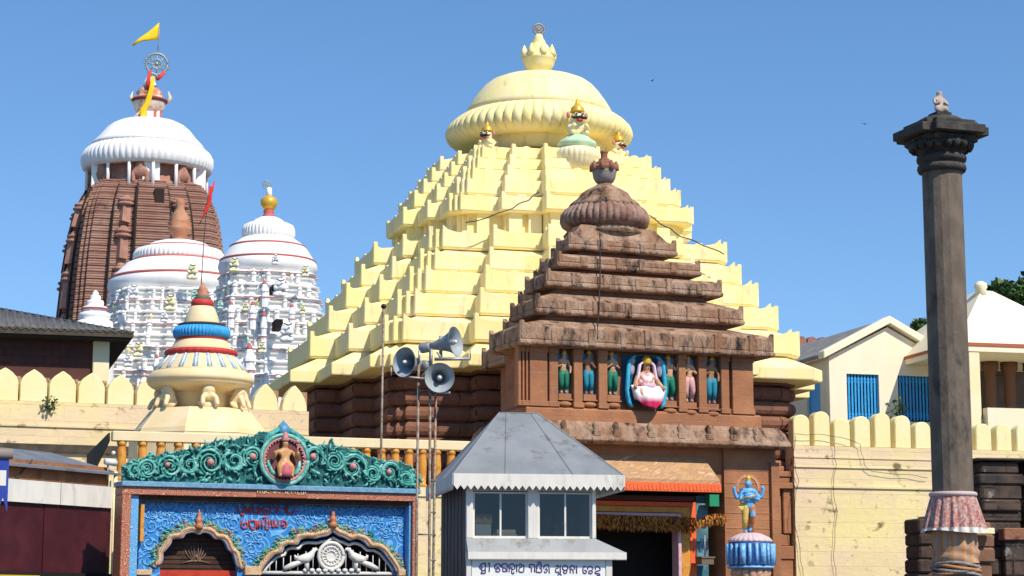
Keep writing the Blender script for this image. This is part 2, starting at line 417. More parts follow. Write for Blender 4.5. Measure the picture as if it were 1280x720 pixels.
# stone wall below the eave: stacked rounded courses
hW, zw1 = 7.35, zE
mb = MB(); rings = []; z = 0.0
course = .515
while z < zw1 - .05:
    zt = min(z + course, zw1)
    for f, ins in ((0, .14), (.12, .03), (.35, -.03), (.65, -.03), (.88, .03), (.98, .14)):
        rings.append(ring(inset(sc(UNIT, hW), ins), z + (zt - z) * f))
    z += course
mb.loft(rings); 
RIB = mat('ribbed_laterite_wall', (.27, .12, .072), .88, col2=(.18, .082, .055), scale=1.0, lo=.35, hi=.65, bump=.9, bscale=7, stain=(.04, .03, .025), sscale=1.2, slo=.58, shi=.74, brick=(.75, .515, (.05, .03, .022), .022))
mb.build('ribbed_stone_wall', RIB, yt)
# mottled plaster patch on the left flank
mb = MB(); 
y0, z0 = Y.hx(378, 538, -1.13 * hW); y1, z1 = Y.hx(414, 470, -1.13 * hW)
mb.box(-1.13 * hW - .08, -1.1 * hW, min(y0, y1), max(y0, y1), z0, z1 + .5)
OLIVE = mat('mottled_ochre_plaster', (.62, .45, .13), .85, col2=(.38, .26, .08), scale=1.5, bump=.3, bscale=6)
mb.build('plaster_patch', OLIVE, yt, 'mottled ochre plaster patch on the left flank')
# pilaster and mouldings low on the right-hand front corner
mb = MB()
for u0, u1, v0, v1, d in ((962, 996, 700, 722, .55), (966, 1003, 683, 700, .6), (966, 985, 668, 683, .45), (964, 975, 612, 668, .4), (977, 990, 612, 668, .5),
                          (962, 992, 604, 612, .62), (962, 985, 597, 604, .5), (962, 992, 590, 597, .55), (962, 978, 583, 590, .45), (960, 975, 576, 583, .42)):
    a, zb = Y.hy(u0, v1, -hW - .3); b, zt = Y.hy(u1, v0, -hW - .3); mb.box(a, b, -hW - d, -hW + .2, zb + .01, zt)
a0, zb = Y.hy(960, 722, -hW - .3); b0, _ = Y.hy(994, 722, -hW - .3)
mb.box(a0, b0, -hW - .5, -hW + .2, 0, zb)
mb.build('corner_pilaster', SAND, yt, bevel=.03)

# ---------------------------------------------------------------- guardian lions on the yellow roof
LION = mat('painted_lion_plaster', (.84, .68, .34), .6, col2=(.86, .76, .5), scale=5)
def lion(name, label, pos, rz, s, full=True):
    t = thing(name, label, 'lion statue', loc=pos, rz=rz, group='guardian lions on the temple roofs', scale=(s, s, s))
    ch = [[(0, .25, .1, .36), (0, .12, .3, .38), (0, .0, .5, .34), (0, -.05, .62, .26), (0, -.12, .85, .38), (0, -.1, 1.1, .3)]]
    for sx in (-1, 1):
        ch.append([(0, .0, .5, .34), (.34 * sx, -.12, .46, .17), (.42 * sx, -.35, .25, .12), (.3 * sx, -.52, .4, .11), (.22 * sx, -.55, .5, .1)])
        ch.append([(0, .25, .1, .36), (.32 * sx, -.1, .2, .2), (.34 * sx, -.42, .12, .13), (.34 * sx, -.55, .04, .1)])
    skin('body', ch, LION, t)
    c = MB().lathe([(.33, 0), (.35, .06), (.3, .12), (.31, .2), (.2, .32), (.12, .4), (.09, .5), (.02, .66)], 16, c=(0, -.1, 1.1)); c.build('crown', GOLD, t)
    for sx in (-1, 1): MB().ball((.43 * sx, -.08, .98), (.09, .1, .17), 8, 6).build('ear', PINK, t)
    for sx in (-1, 1): e = MB(); e.ball((.15 * sx, -.43, .98), (.085, .05, .07), 8, 6, 0); e.ball((.15 * sx, -.475, .98), (.04, .02, .045), 8, 5, 1); e.build('eye', [WPAINT, BLACK], t)
    mo = MB()
    for sx in (-1, 1): mo.tube([(0, -.5, .83), (.14 * sx, -.5, .79), (.28 * sx, -.42, .78), (.37 * sx, -.36, .86)], [.055, .07, .055, .02], 8)
    mo.build('moustache', BLACK, t)
    mo = MB().ball((0, -.46, .68), (.17, .09, .08), 10, 6); mo.build('mouth', REDP, t)
    return t
xr, zr = Y.hy(721, 171, -4.0)
front = Y.w(xr, -4.0, zr)
lion('lion_statue', 'crowned guardian lion with open red mouth on a ribbed green pedestal', front, Y.th, .80)
pd = thing('lion_pedestal', 'round ribbed cream and pale green pedestal under the crowned lion', 'pedestal', loc=Y.w(xr, -4.0, zr - .95), rz=Y.th)
MINT = mat('mint_paint', (.42, .66, .40), .7, col2=(.62, .74, .5), scale=3)
MB().lathe([(.55, .45), (.62, .52), (.72, .62), (.70, .72), (.5, .86), (.42, .95), (.01, .95)], 32).build('top', MINT, pd)
MB().lathe([(.66, -.3), (.74, 0), (.82, .1), (.85, .28), (.8, .42), (.6, .5), (.01, .5)], 160, ribs=26, amp=[0, .04, .07, .07, .05, .01, 0]).build('ribbed_base', CREAM2, pd)
x, z = Y.hy(610, 182, -3.0); lion('lion_statue', 'small red-maned lion peering out at the left under the yellow ribbed crown', Y.w(x, -3.0, z - .15), Y.th - .75, .6)
x, z = Y.hy(772, 193, -2.6); lion('lion_statue', 'small orange-crowned lion peering out at the right under the yellow ribbed crown', Y.w(x, -2.6, z - .2), Y.th + .5, .62)
# ---------------------------------------------------------------- the brown stone porch in front of it
P = Fr(756, 300, 62, 22)
KB = .77
pt = thing('stone_gatehouse', 'dark brown weathered stone gatehouse with a stepped roof and ribbed crown', 'gatehouse', P)
def pplan(a, b=None, s=.40, step=.3, cw=.0, cp=.0):
    step = .30 * a
    b = a * KB if b is None else b
    return [(-a, -b), (a, -b), (a, -b + 2 * b * s), (a - step, -b + 2 * b * s), (a - step, b), (-a + step, b), (-a + step, -b + 2 * b * s), (-a, -b + 2 * b * s)]
pt_t = []
for u, v in ((848, 320), (878, 345), (905, 371), (932, 406), (970, 446)):
    pt_t.append(P.cor(u, v, KB))
BEAD = random.Random(3)
tops = [(709, 293), (697, 312), (685, 339), (667, 371), (650, 404)]
for i, (a, zb) in enumerate(pt_t):
    zt = zb + [.42, .40, .46, .5, .62][i]
    an, zn = (pt_t[i - 1][0] - .28, pt_t[i - 1][1] - .0) if i else (1.25, zt + .45)
    wi = a - .50
    mb = MB(); P4 = pplan(a)
    mb.loft([ring(pplan(wi), zb - .02), ring(inset(P4, .05), zb - .02), ring(inset(P4, -.0), zb + .03), ring(inset(P4, .01), zb + .13), ring(inset(P4, .05), zb + .15),
             ring(inset(P4, .06), zb + .7 * (zt - zb)), ring(inset(P4, .12), zt - .04), ring(inset(P4, .24), zt + .03), ring(pplan((pt_t[i - 1][0] - .52) if i else 1.25), (zn - .12) if i else zn), ])
    horns(mb, inset(P4, .06), zb + .15, zt - .1, .2, .34, 0, mid=False, thick=.12, proud=.04, backs=False)
    # dormer-like lugs along the cornice face
    n = max(2, int(a * 1.6))
    for e0, e1, ny, L in (((-a, -a * KB), (a, -a * KB), 0, 2 * a), ((-a, -a * KB + 2 * a * KB * .40), (-a, -a * KB), 1, 2 * a * KB * .40)):
        k = max(2, int(L / .95))
        for j in range(1, k):
            t = j / k + BEAD.uniform(-.03, .03); x = e0[0] + (e1[0] - e0[0]) * t; yy = e0[1] + (e1[1] - e0[1]) * t
            w = .09 + .03 * BEAD.random(); hh = (zt - zb) * BEAD.uniform(.75, 1.0)
            if ny == 0: mb.box(x - w, x + w, yy - .02, yy + .2, zb + .03, zb + hh)
            else: mb.box(x - .02, x + .2, yy - w, yy + w, zb + .03, zb + hh)
    o = mb.build('roof_tier', BROWNC, pt, bevel=.025)
    # recessed band beneath each tier
    if i < 4:
        nb = MB(); nb.loft([ring(inset(pplan(wi), -.02), pt_t[i + 1][1] + .4), ring(inset(pplan(wi), .0), zb)]); nb.build('tier_neck', BROWN, pt)
zT = pt_t[0][1]
pr = axis_prof(P, [(52, 296), (46, 289), (44, 283)], 756); MB().lathe(pr, 48).build('crown_drum', BROWNC, pt)
pr = axis_prof(P, [(40, 289), (48, 288), (54, 284), (56.5, 278), (55.5, 270), (51, 264), (45, 260), (38, 258)], 756)
AML = mat('streaked_cushion_stone', (.22, .11, .075), .85, col2=(.38, .26, .20), scale=2.4, lo=.38, hi=.62, bump=.8, bscale=10, stain=(.04, .035, .032), sscale=2.5, slo=.55, shi=.68)
MB().lathe(pr, 320, ribs=40, amp=[0, .03, .06, .08, .08, .07, .04, .02]).build('ribbed_cushion', AML, pt)
pr = axis_prof(P, [(47, 262), (43, 256), (36, 251), (33, 248), (30, 243), (22, 238), (14, 234), (9, 231), (9, 227)], 756); MB().lathe(pr, 48).build('bell_dome', BROWNC, pt)
pr = axis_prof(P, [(7, 230), (11, 228), (14, 223), (15, 216), (15, 213.5)], 756)
GST = mat('grey_stone', (.22, .19, .18), .8, col2=(.3, .26, .24), scale=4)
MB().lathe(pr, 24).build('finial_bowl', GST, pt)
pr = axis_prof(P, [(15, 214), (16, 213), (17, 210), (15, 208), (13, 204), (8, 202), (7, 199), (4.5, 198), (4.5, 192), (5.2, 191.5), (5.2, 189.5), (2, 189)], 756)
fb = MB().lathe(pr, 8, smooth=False)
for j in range(8):
    a = j * pi / 4 + .2; zz = P.hy(756, 211, 0)[1]; fb.lathe([(.1, -.08), (.09, .1), (.03, .22)], 5, c=(.38 * cos(a), .38 * sin(a), zz))
fb.build('finial_pot', BROWN, pt)
# upper wall with the row of niches
aT, zT5 = pt_t[4]
aW, bW = aT - .40, aT * KB - .42
FY = -bW
def fz(u, v, c=None): return P.hy(u, v, FY if c is None else c)
x_l, z_s = fz(655, 505); x_r, z_s2 = fz(942, 521)
zS = (z_s + z_s2) / 2
mb = MB(); mb.prism(pplan(aW - .25, bW - .25, .40, .3), zS - .02, zT5 + .02); mb.build('upper_wall', BROWN, pt)
# front facing slabs and pilasters
pil = []
for u0, u1, d in ((648, 651.5, .0), (653, 655.5, .02), (657.5, 660, .02), (662, 684, .03), (686.5, 697.5, .02), (717, 728, .03), (748, 759, .03),
                  (848, 857, .03), (873, 883, .03), (901, 911, .03), (915, 941, .03)):
    a, _ = fz(u0, 470); b, _ = fz(u1, 470)
    q = MB(); q.box(a, b, FY - d, FY + .3, zS, zT5 - .0)
    q.box(a - .03, b + .03, FY - d - .05, FY + .25, zS, zS + .16); q.box(a - .02, b + .02, FY - d - .04, FY + .25, zT5 - .18, zT5 - .01)
    q.build('pilaster', SAND, pt, bevel=.015)
# dark backs of the niches stay part of the upper wall; brackets below the figures
NICH = [(706, 440, 492), (737, 440, 493), (767, 441, 494), (838, 446, 501), (863, 447, 503), (891, 448, 505)]
for u, v0, v1 in NICH:
    x, zb = fz(u, v1); q = MB()
    q.box(x - .2, x + .2, FY - .02, FY + .3, zb - .16, zb); q.box(x - .23, x + .23, FY - .06, FY + .3, zb - .2, zb - .16)
    q.ball((x, FY + .05, zb - .31), (.24, .16, .1), 12, 6)
    q.build('niche_bracket', SAND, pt)
# sill, ledge and the lower cornice
mb = MB(); pW = pplan(aW, bW, .40, .3)
mb.loft([ring(inset(pW, -.02), zS - .50), ring(inset(pW, -.06), zS - .48), ring(inset(pW, -.06), zS - .06), ring(inset(pW, -.02), zS), ring(inset(pW, .2), zS)])
mb.build('sill', SAND, pt, bevel=.015)
mb = MB(); mb.loft([ring(inset(pW, -.1), zS - .62), ring(inset(pW, -.16), zS - .6), ring(inset(pW, -.16), zS - .545), ring(inset(pW, -.1), zS - .53), ring(inset(pW, .1), zS - .49)])
mb.build('sill_groove', SAND, pt)
x_c, zC = P.hy(800, 557, FY - .6)
zC = P.hy(985, 562, FY - .6)[1] * .5 + P.hy(700, 549, FY - .6)[1] * .5
zCt = zS - .62
mb = MB()
mb.loft([ring(inset(pW, .1), zC - .03), ring(inset(pW, -.6), zC - .03), ring(inset(pW, -.72), zC + .04), ring(inset(pW, -.70), zC + .14), ring(inset(pW, -.66), zC + .2),
         ring(inset(pW, -.58), zC + .42), ring(inset(pW, -.42), zC + .62), ring(inset(pW, -.2), zCt), ring(inset(pW, .0), zCt)])
for j, u in enumerate((707, 747, 772, 815, 853, 888, 918, 948)):
    x, _ = P.hy(u, 550, FY - .7)
    mb.ball((x, FY - .56, zC + .42), (.11, .12, .2), 8, 6); mb.box(x - .12, x + .12, FY - .70, FY - .45, zC + .16, zC + .34)
mb.build('lower_cornice', BROWNC, pt, bevel=.02)
# lower walls either side of the deep doorway
zL = zC - .02
xd0, _ = fz(700, 640); xd1, _ = fz(904, 640); xw1, _ = fz(968, 600)
q = MB(); q.box(xd1, xw1, FY - .1, FY + 3, 0, zL)
q.box(xw1 - .22, xw1 + .05, FY - .22, FY + .1, 0, zL - .4)
q.build('lower_wall', SAND, pt)
for v_ in (588, 604, 622, 641, 660, 684, 704):
    zz_ = P.hy(935, v_, FY - .1)[1]; MB().box(xd1 + .04, xw1 - .23, FY - .112, FY - .09, zz_ - .03, zz_ + .01).build('masonry_course', SAND, pt, bevel=.012)
q = MB(); q.box(-aW, xd0 - .6, FY - .1, FY + 3, 0, zL); q.build('lower_wall', SAND, pt)
zd = P.hy(800, 612, FY - .9)[1]
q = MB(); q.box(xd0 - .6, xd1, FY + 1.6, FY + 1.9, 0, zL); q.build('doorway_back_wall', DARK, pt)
q = MB(); q.box(xd0 - .6, xd1, FY + .02, FY + 1.6, zd + .1, zL); q.build('door_head_wall', SAND, pt)
# sloping stone canopy and its orange beam
xa, za = P.hy(700, 566, FY); xb, _ = P.hy(903, 570, FY - .4)
zA = P.hy(820, 572, FY)[1]
xe0, ze = P.hy(740, 600, FY - 1.0); xe1, ze1 = P.hy(901, 611, FY - 1.0); zO = (ze + ze1) / 2
THATCH = mat('sun_streaked_canopy_stone', (.50, .30, .15), .9, col2=(.30, .15, .07), scale=1.6, bump=.6, bscale=6, stain=(.70, .47, .28), sscale=1.6, slo=.52, shi=.66, stretch=(.45, 2.2, 5.5), rot=(0, radians(24), 0))  # diagonal sunlight streaks painted into the canopy colour
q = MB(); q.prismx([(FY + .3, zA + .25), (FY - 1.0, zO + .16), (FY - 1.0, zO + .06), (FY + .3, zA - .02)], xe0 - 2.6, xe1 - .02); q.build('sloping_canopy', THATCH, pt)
q = MB(); q.box(xe0 - 2.6, xe1, FY - 1.04, FY - .86, zO - .19, zO + .06)
for j in range(46): q.box(xe1 - .1 - j * .12, xe1 - .04 - j * .12, FY - 1.055, FY - 1.03, zO - .15, zO - .0)
q.build('canopy_beam', ORANGE, pt)
# door surround: nested painted frames
FD = FY + .35
def frame(u0, u1, uo, v0, v1, m, d, name):
    a, zt = P.hy(u0, v0, FD); b, zb = P.hy(u1, v1, FD); c, _ = P.hy(uo, v0, FD)
    q = MB(); q.box(a, b, FD - d, FD + .3, 0, zt); q.box(c, a, FD - d + .004, FD + .3, zb, zt); q.build(name, m, pt, bevel=.01)
MAROON = mat('maroon_paint', (.13, .03, .03), .6)
frame(861, 869, 690, 628, 634, ORANGE, .06, 'door_frame')
frame(849.5, 860.5, 690, 634, 641.5, OCHRE, .1, 'door_frame')
PINKL = mat('pale_pink_paint', (.68, .44, .46), .6, col2=(.6, .34, .38), scale=12)
frame(845, 849, 690, 642, 646, PINKL, .14, 'door_frame')
a, zt = P.hy(700, 617, FD); b, zb = P.hy(868, 627, FD); q = MB(); q.box(a, b, FD - .02, FD + .25, zb, zt); q.build('lintel', MAROON, pt)
a, zt = P.hy(870, 620, FD); b, zb = P.hy(886, 720, FD); q = MB(); q.box(a, b, FD - .0, FD + .2, 0, zt)
TEAL = mat('patchy_teal_paint', (.04, .14, .18), .7, col2=(.14, .27, .32), scale=3, lo=.4, hi=.6); q.build('side_panel', TEAL, pt)
a, zt = P.hy(887, 618, FY - .2); b, zb = P.hy(899, 633, FY - .2); q = MB(); q.box(a, b, FY - .2, FY + .1, zb, zt)
q.build('green_panel', mat('green_cloth', (.015, .25, .12), .7), pt)
# ---- wire hanging down the porch roof
wp = []
for v in (262, 290): pass
for (a, zb), (u, v) in zip(pt_t, ((750, 300), (750, 321), (750, 346), (749, 380), (747, 415))):
    yy = -a * KB
    for dv in (-9, 9):
        x, z = P.hy(u, v + dv, yy - .07); wp.append(P.w(x, yy - .07, z))
tag(MB().tube(wp, .022, 5).build('lightning_wire', BLACK), 'dark wire running straight down the front of the brown stepped roof', 'wire')

# ---- garland over the door
gl = MB(); R = random.Random(5)
LEAFC = [mat('dry_marigold', (.50, .16, .025), .8), mat('rust_leaf', (.22, .075, .02), .8), mat('ochre_straw', (.50, .26, .055), .8), mat('dark_leaf', (.07, .035, .012), .8)]
def garl(u0, v0, u1, v1, hgt, n, c, sag=0):
    for i in range(n):
        t = R.random(); s = R.random()
        u = u0 + (u1 - u0) * t; v = v0 + (v1 - v0) * t + hgt * s + sag * sin(pi * t)
        x, z = P.hy(u, v, c); yy = c - R.random() * .12
        L = R.uniform(.06, .17); a = R.uniform(-.6, .6); w = R.uniform(.015, .035)
        R3 = Matrix.Rotation(R.uniform(0, 6.28), 3, 'Z') @ Matrix.Rotation(a, 3, 'X')
        pts = [Vector((-w, 0, 0)), Vector((0, w * .6, -L * .5)), Vector((w, 0, 0)), Vector((0, -w * .6, -L * .5)), Vector((0, 0, -L))]
        pts = [R3 @ p + Vector((x, yy, z)) for p in pts]
        gl.add(pts, [(0, 1, 2), (0, 1, 4), (1, 2, 4), (2, 3, 4), (3, 0, 4), (0, 3, 2)], R.choice((0, 0, 1, 2, 2, 3)))
garl(735, 642, 868, 647, 16, 1500, FD - .2)
garl(868, 650, 906, 642, 11, 380, FY - .25, -3)
gt = thing('door_garland', 'shaggy orange leaf and marigold garland hung across the stone doorway', 'garland', P)
gl.build('leaves', LEAFC, gt)
x, z = P.hy(735, 643, FD - .2); x2, z2 = P.hy(868, 648, FD - .2); MB().tube([(x, FD - .2, z), (x2, FD - .2, z2)], .02).build('cord', LEAFC[1], gt)
# ---- hanging stone weight
hw = thing('hanging_weight_box', 'small grey box hanging on a chain inside the doorway', 'weight', P)
x, z = P.hy(881, 703, FY - .05); x2, z2 = P.hy(881, 668, FY - .05)
q = MB(); q.box(x - .2, x + .2, FY - .25, FY + .1, z - .06, z + .12); q.box(x - .23, x + .23, FY - .28, FY + .13, z + .12, z + .17)
q.build('box', mat('worn_wood', (.16, .12, .08), .8), hw)
MB().tube([(x, FY - .07, z + .15), (x, FY - .07, z2)], .022, 5).build('chain', STEEL, hw)

# ---------------------------------------------------------------- painted figures in the niches
def relief(label, u, vt, vb, cloth, sk, arm):
    x, zb = fz(u, vb); _, zt = fz(u, vt); H = zt - zb
    t = thing('relief_figure', label, 'statue', loc=P.w(x, FY + .1, zb), rz=P.th, group='painted figures in the porch niches')
    k = H / 1.75
    h = .08 * (1 if arm % 2 else -1)
    ch = [[(0, 0, .92 * k, .13 * k), (h * k * .5, 0, 1.12 * k, .11 * k), (0, 0, 1.36 * k, .14 * k), (-h * k * .3, -.01, 1.5 * k, .06 * k), (-h * k * .4, -.02, 1.62 * k, .1 * k), (-h * k * .4, -.01, 1.74 * k, .07 * k)]]
    for sx in (-1, 1):
        kn = -.1 if sx * h > 0 else -.02
        ch.append([(0, 0, .92 * k, .13 * k), (.1 * sx * k, 0, .85 * k, .11 * k), (.12 * sx * k, kn * k, .47 * k, .08 * k), (.1 * sx * k, 0, .08 * k, .055 * k), (.12 * sx * k, -.12 * k, .03 * k, .05 * k)])
    arms = {0: ((.3, -.05, 1.12), (.1, -.2, 1.22)), 1: ((.32, -.02, 1.1), (.26, -.1, .85)), 2: ((.34, -.02, 1.22), (.4, -.1, 1.52)), 3: ((.3, -.04, 1.1), (.05, -.2, 1.3))}
    for sx in (-1, 1):
        e, w = arms[(arm + (1 if sx > 0 else 0)) % 4]
        ch.append([(0, 0, 1.36 * k, .14 * k), (.2 * sx * k, 0, 1.38 * k, .075 * k), (e[0] * sx * k, e[1] * k, e[2] * k, .055 * k), (w[0] * sx * k, w[1] * k, w[2] * k, .045 * k)])
    skin('body', ch, sk, t)
    q = MB()
    for sx in (-1, 1):
        kn = -.1 if sx * h > 0 else -.02
        q.tube([(.07 * sx * k, 0, .97 * k), (.115 * sx * k, -.01, .8 * k), (.125 * sx * k, kn * k, .47 * k), (.11 * sx * k, 0, .2 * k)], [.14 * k, .14 * k, .105 * k, .1 * k], 10)
    q.build('wrapped_cloth', cloth, t)
    q = MB().lathe([(.115 * k, 0), (.12 * k, .04 * k), (.08 * k, .1 * k), (.05 * k, .17 * k), (.01, .24 * k)], 10, c=(-h * k * .4, -.01, 1.68 * k)); q.build('headdress', GOLD, t)
    q = MB().box(-.2, .2, .1, .13, -.02, H * .98); q.build('niche_back', BLUE if vb % 2 else mat('sky_blue_paint', (.05, .3, .5), .6), t)
FIGG = mat('deep_green_cloth', (.015, .17, .10), .6); FIGB = mat('teal_cloth', (.02, .22, .32), .6); FIGP = mat('pale_rose_cloth', (.62, .34, .32), .6)
DSK = mat('brown_painted_flesh', (.33, .16, .07), .5)
relief('green-clad figure in the leftmost niche of the brown porch', *NICH[0], FIGG, SKINP, 0)
relief('teal-clad figure with red scarf in the second niche from the left', *NICH[1], FIGB, DSK, 2)
relief('green-clad figure with folded arms close left of the draped seated statue', *NICH[2], FIGG, SKINP, 3)
relief('green-skirted figure close right of the draped seated statue', *NICH[3], FIGG, SKINP, 1)
relief('pale rose-clad figure in the niche second from the right', *NICH[4], FIGP, SKINP, 3)
relief('blue-clad figure in the rightmost niche of the brown porch', *NICH[5], FIGB, DSK, 0)

# ---- seated deity draped in pink
xs, zb = fz(808, 508); _, zt = fz(808, 444); H = zt - zb
sd_ = thing('seated_statue', 'gold-crowned seated statue wrapped in white and crimson cloth before a blue arch', 'statue', loc=P.w(xs, FY - .05, zb), rz=P.th)
k = H / 1.62
ch = [[(0, .1, .42 * k, .24 * k), (0, .1, .7 * k, .2 * k), (0, .08, .95 * k, .22 * k), (0, .05, 1.1 * k, .09 * k), (0, .02, 1.24 * k, .14 * k), (0, .03, 1.4 * k, .1 * k)]]
for sx in (-1, 1):
    ch.append([(0, .08, .95 * k, .22 * k), (.28 * sx * k, .05, .95 * k, .1 * k), (.42 * sx * k, -.05, .68 * k, .085 * k), (.5 * sx * k, -.2, .52 * k, .07 * k), (.5 * sx * k, -.25, .62 * k, .06 * k)])
    ch.append([(0, .1, .42 * k, .24 * k), (.34 * sx * k, -.15, .42 * k, .15 * k), (.2 * sx * k, -.3, .2 * k, .1 * k)])
skin('body', ch, SKINP, sd_)
CRIM = mat('white_and_crimson_cloth', (.62, .02, .10), .7)
nt = CRIM.node_tree; tcx = nt.nodes.new('ShaderNodeTexCoord'); sxx = nt.nodes.new('ShaderNodeSeparateXYZ'); nt.links.new(tcx.outputs['Generated'], sxx.inputs[0])
mr = nt.nodes.new('ShaderNodeMapRange'); mr.inputs['From Min'].default_value = .28; mr.inputs['From Max'].default_value = .55; nt.links.new(sxx.outputs['Z'], mr.inputs['Value'])
mxx = nt.nodes.new('ShaderNodeMix'); mxx.data_type = 'RGBA'; mxx.inputs[6].default_value = (.55, .015, .09, 1); mxx.inputs[7].default_value = (.84, .76, .79, 1)
nt.links.new(mr.outputs[0], mxx.inputs['Factor']); nt.links.new(mxx.outputs[2], nt.nodes['Principled BSDF'].inputs['Base Color'])
# lap cloth: hanging pleated bib
def bib(w0, w1, z0, z1, y0, bulge, n=22, rows=12, ph=0.0):
    q = MB(); vs = []
    for r in range(rows + 1):
        t = r / rows
        for j in range(n + 1):
            s = -1 + 2 * j / n
            wid = w0 + (w1 - w0) * t
            z = z0 + (z1 - z0) * t * (1 - .42 * abs(s) ** 1.7) - .02 * sin(9 * s)
            y = y0 - bulge * (1 - s * s) * sin(min(1, t * 1.5) * pi / 2) - .035 * sin(13 * s + ph) * t
            vs.append((s * wid, y, z))
    fs = [(r * (n + 1) + j, r * (n + 1) + j + 1, (r + 1) * (n + 1) + j + 1, (r + 1) * (n + 1) + j) for r in range(rows) for j in range(n)]
    q.add(vs, fs, 0, True)
    return q
o = bib(.62 * k, .50 * k, .62 * k, -.12 * k, -.12, .34).build('lap_cloth', CRIM, sd_, 'white cloth with crimson hem over the lap')
o.modifiers.new('s', 'SOLIDIFY').thickness = .02
q = MB()
q.loft([[(r * cos(2 * pi * j / 16), .07 + .62 * r * sin(2 * pi * j / 16), z) for j in range(16)] for r, z in ((.42 * k, .58 * k), (.3 * k, .75 * k), (.3 * k, .95 * k), (.16 * k, 1.08 * k))], 0, True)
q.build('robe', mat('pink_white_robe', (.80, .62, .68), .7, col2=(.62, .10, .2), scale=5, lo=.5, hi=.62), sd_)
q = MB()
for sx in (-1, 1):
    q.loft([[(sx * (a + .05 * cos(t)), .0 + .07 * sin(t), z) for t in [2 * pi * j / 8 for j in range(8)]] for a, z in ((.12 * k, 1.42 * k), (.24 * k, 1.3 * k), (.28 * k, 1.1 * k), (.33 * k, .8 * k), (.38 * k, .6 * k))], 0, True)
q.build('veil', mat('pale_pink_veil', (.80, .58, .66), .7), sd_)
q = MB().lathe([(.15 * k, 0), (.17 * k, .05 * k), (.15 * k, .12 * k), (.16 * k, .16 * k), (.1 * k, .24 * k), (.02, .3 * k)], 16, c=(0, .0, 1.32 * k)); q.build('crown', GOLD, sd_)
for sx in (-1, 1): MB().ball((.05 * sx * k, -.12 * k, 1.25 * k), (.03 * k, .02 * k, .018 * k), 8, 5).build('eye', BLACK, sd_)
q = MB(); q.ball((0, -.125 * k, 1.15 * k), (.045 * k, .02 * k, .014 * k), 8, 5); q.build('mouth', REDP, sd_)
CY = mat('cyan_drape', (.03, .36, .58), .6, col2=(.06, .46, .66), scale=6)
q = MB()
for sx in (-1, 1):
    q.loft([[(sx * (a + .07 * cos(t)), .05 + .08 * sin(t), z) for t in [2 * pi * j / 8 for j in range(8)]] for a, z in ((.1 * k, 1.6 * k), (.4 * k, 1.58 * k), (.58 * k, 1.4 * k), (.63 * k, 1.0 * k), (.66 * k, .5 * k), (.6 * k, .1 * k), (.5 * k, -.05 * k))], 0, True)
q.build('blue_arch_drape', CY, sd_)
q = MB(); q.box(-.72 * k, .72 * k, .22, .26, .1 * k, 1.62 * k); q.build('backplate', mat('dark_teal_paint', (.02, .10, .17), .7), sd_)
GYP = mat('greyish_paint', (.45, .36, .36), .6, col2=(.2, .2, .35), scale=9)
for sx in (-1, 1):
    q = MB(); q.ball((.5 * sx * k, .1, 1.2 * k), (.13 * k, .08, .26 * k), 10, 8); q.ball((.48 * sx * k, .02, 1.42 * k), (.09 * k, .08, .1 * k), 10, 6); q.build('attendant_relief', GYP, sd_)
# ---------------------------------------------------------------- information kiosk
K = Fr(583, 650, 38, 9)
kt = thing('information_kiosk', 'grey metal booth with hipped sheet roof, sliding windows and lettered white signboard', 'kiosk', K)
kx0, kz_t = K.hy(583, 612); kx1, _ = K.hy(744, 612); _, kz_w = K.hy(583, 672); kz_w = K.hy(660, 673)[1]
ex0, ez0 = K.hy(567, 608, -.22); ex1, ez1 = K.hy(780, 611, -.22); eT = K.hy(640, 592, -.22)[1] * .5 + K.hy(740, 595, -.22)[1] * .5; eB = (ez0 + ez1) / 2
yb, _ = K.hx(529, 585, ex0); yb = min(yb, 4.2); kD = yb - .3
ym = (yb - .22) / 2
ra, rz0 = K.hy(624, 516, ym); rb, rz1 = K.hy(672, 517, ym); rz = (rz0 + rz1) / 2
q = MB()
c = [(ex0, -.22, eT), (ex1, -.22, eT), (ex1, yb, eT), (ex0, yb, eT), (ra, ym, rz), (rb, ym, rz)]
q.add(c, [(0, 1, 5, 4), (1, 2, 5), (2, 3, 4, 5), (3, 0, 4), (0, 3, 2, 1)])
rf = q.build('roof', GREY, kt)
sm = MB()
def seam(m, p, q2, r=.012): m.tube([p, q2], r, 4, 0, False)
for t in (.30, .70):
    b = Vector((ex0 + (ex1 - ex0) * t, -.225, eT + .004)); tp = Vector((ra + (rb - ra) * (t * 1.6 - .3), ym, rz + .004)); seam(sm, b, tp)
for a_, b_ in ((c[0], c[4]), (c[1], c[5]), (c[4], c[5]), (c[3], c[4])): seam(sm, a_, b_, .018)
for t in (.35, .7): seam(sm, Vector((ex0 - .004, -.22 + (yb + .22) * t, eT)), Vector((ra, ym, rz)))
sm.build('seams', GREY, rf)
def valance(x0, x1, y, z0, z1, n, amp, th=.02, along='x'):
    prof = [(x0, z1), (x1, z1)]
    for j in range(n, -1, -1):
        x = x0 + (x1 - x0) * j / n; prof.append((x, z0 + amp))
        if j: prof.append((x - (x1 - x0) / n / 2, z0))
    m = MB()
    if along == 'x': m.loft([[(x, y, z) for x, z in prof], [(x, y + th, z) for x, z in prof]])
    else: m.loft([[(y, x, z) for x, z in prof], [(y + th, x, z) for x, z in prof]])
    return m
ve = valance(ex0, ex1, -.24, eB - .05, eT + .01, 25, .085); ve.build('front_valance', WPAINT, kt)
ve = valance(-.22, yb, ex0 - .02, eB - .05, eT + .01, 32, .085, along='y'); ve.build('side_valance', WPAINT, kt)
ve = valance(-.22, yb, ex1, eB - .05, eT + .01, 32, .085, along='y'); ve.build('side_valance', WPAINT, kt)
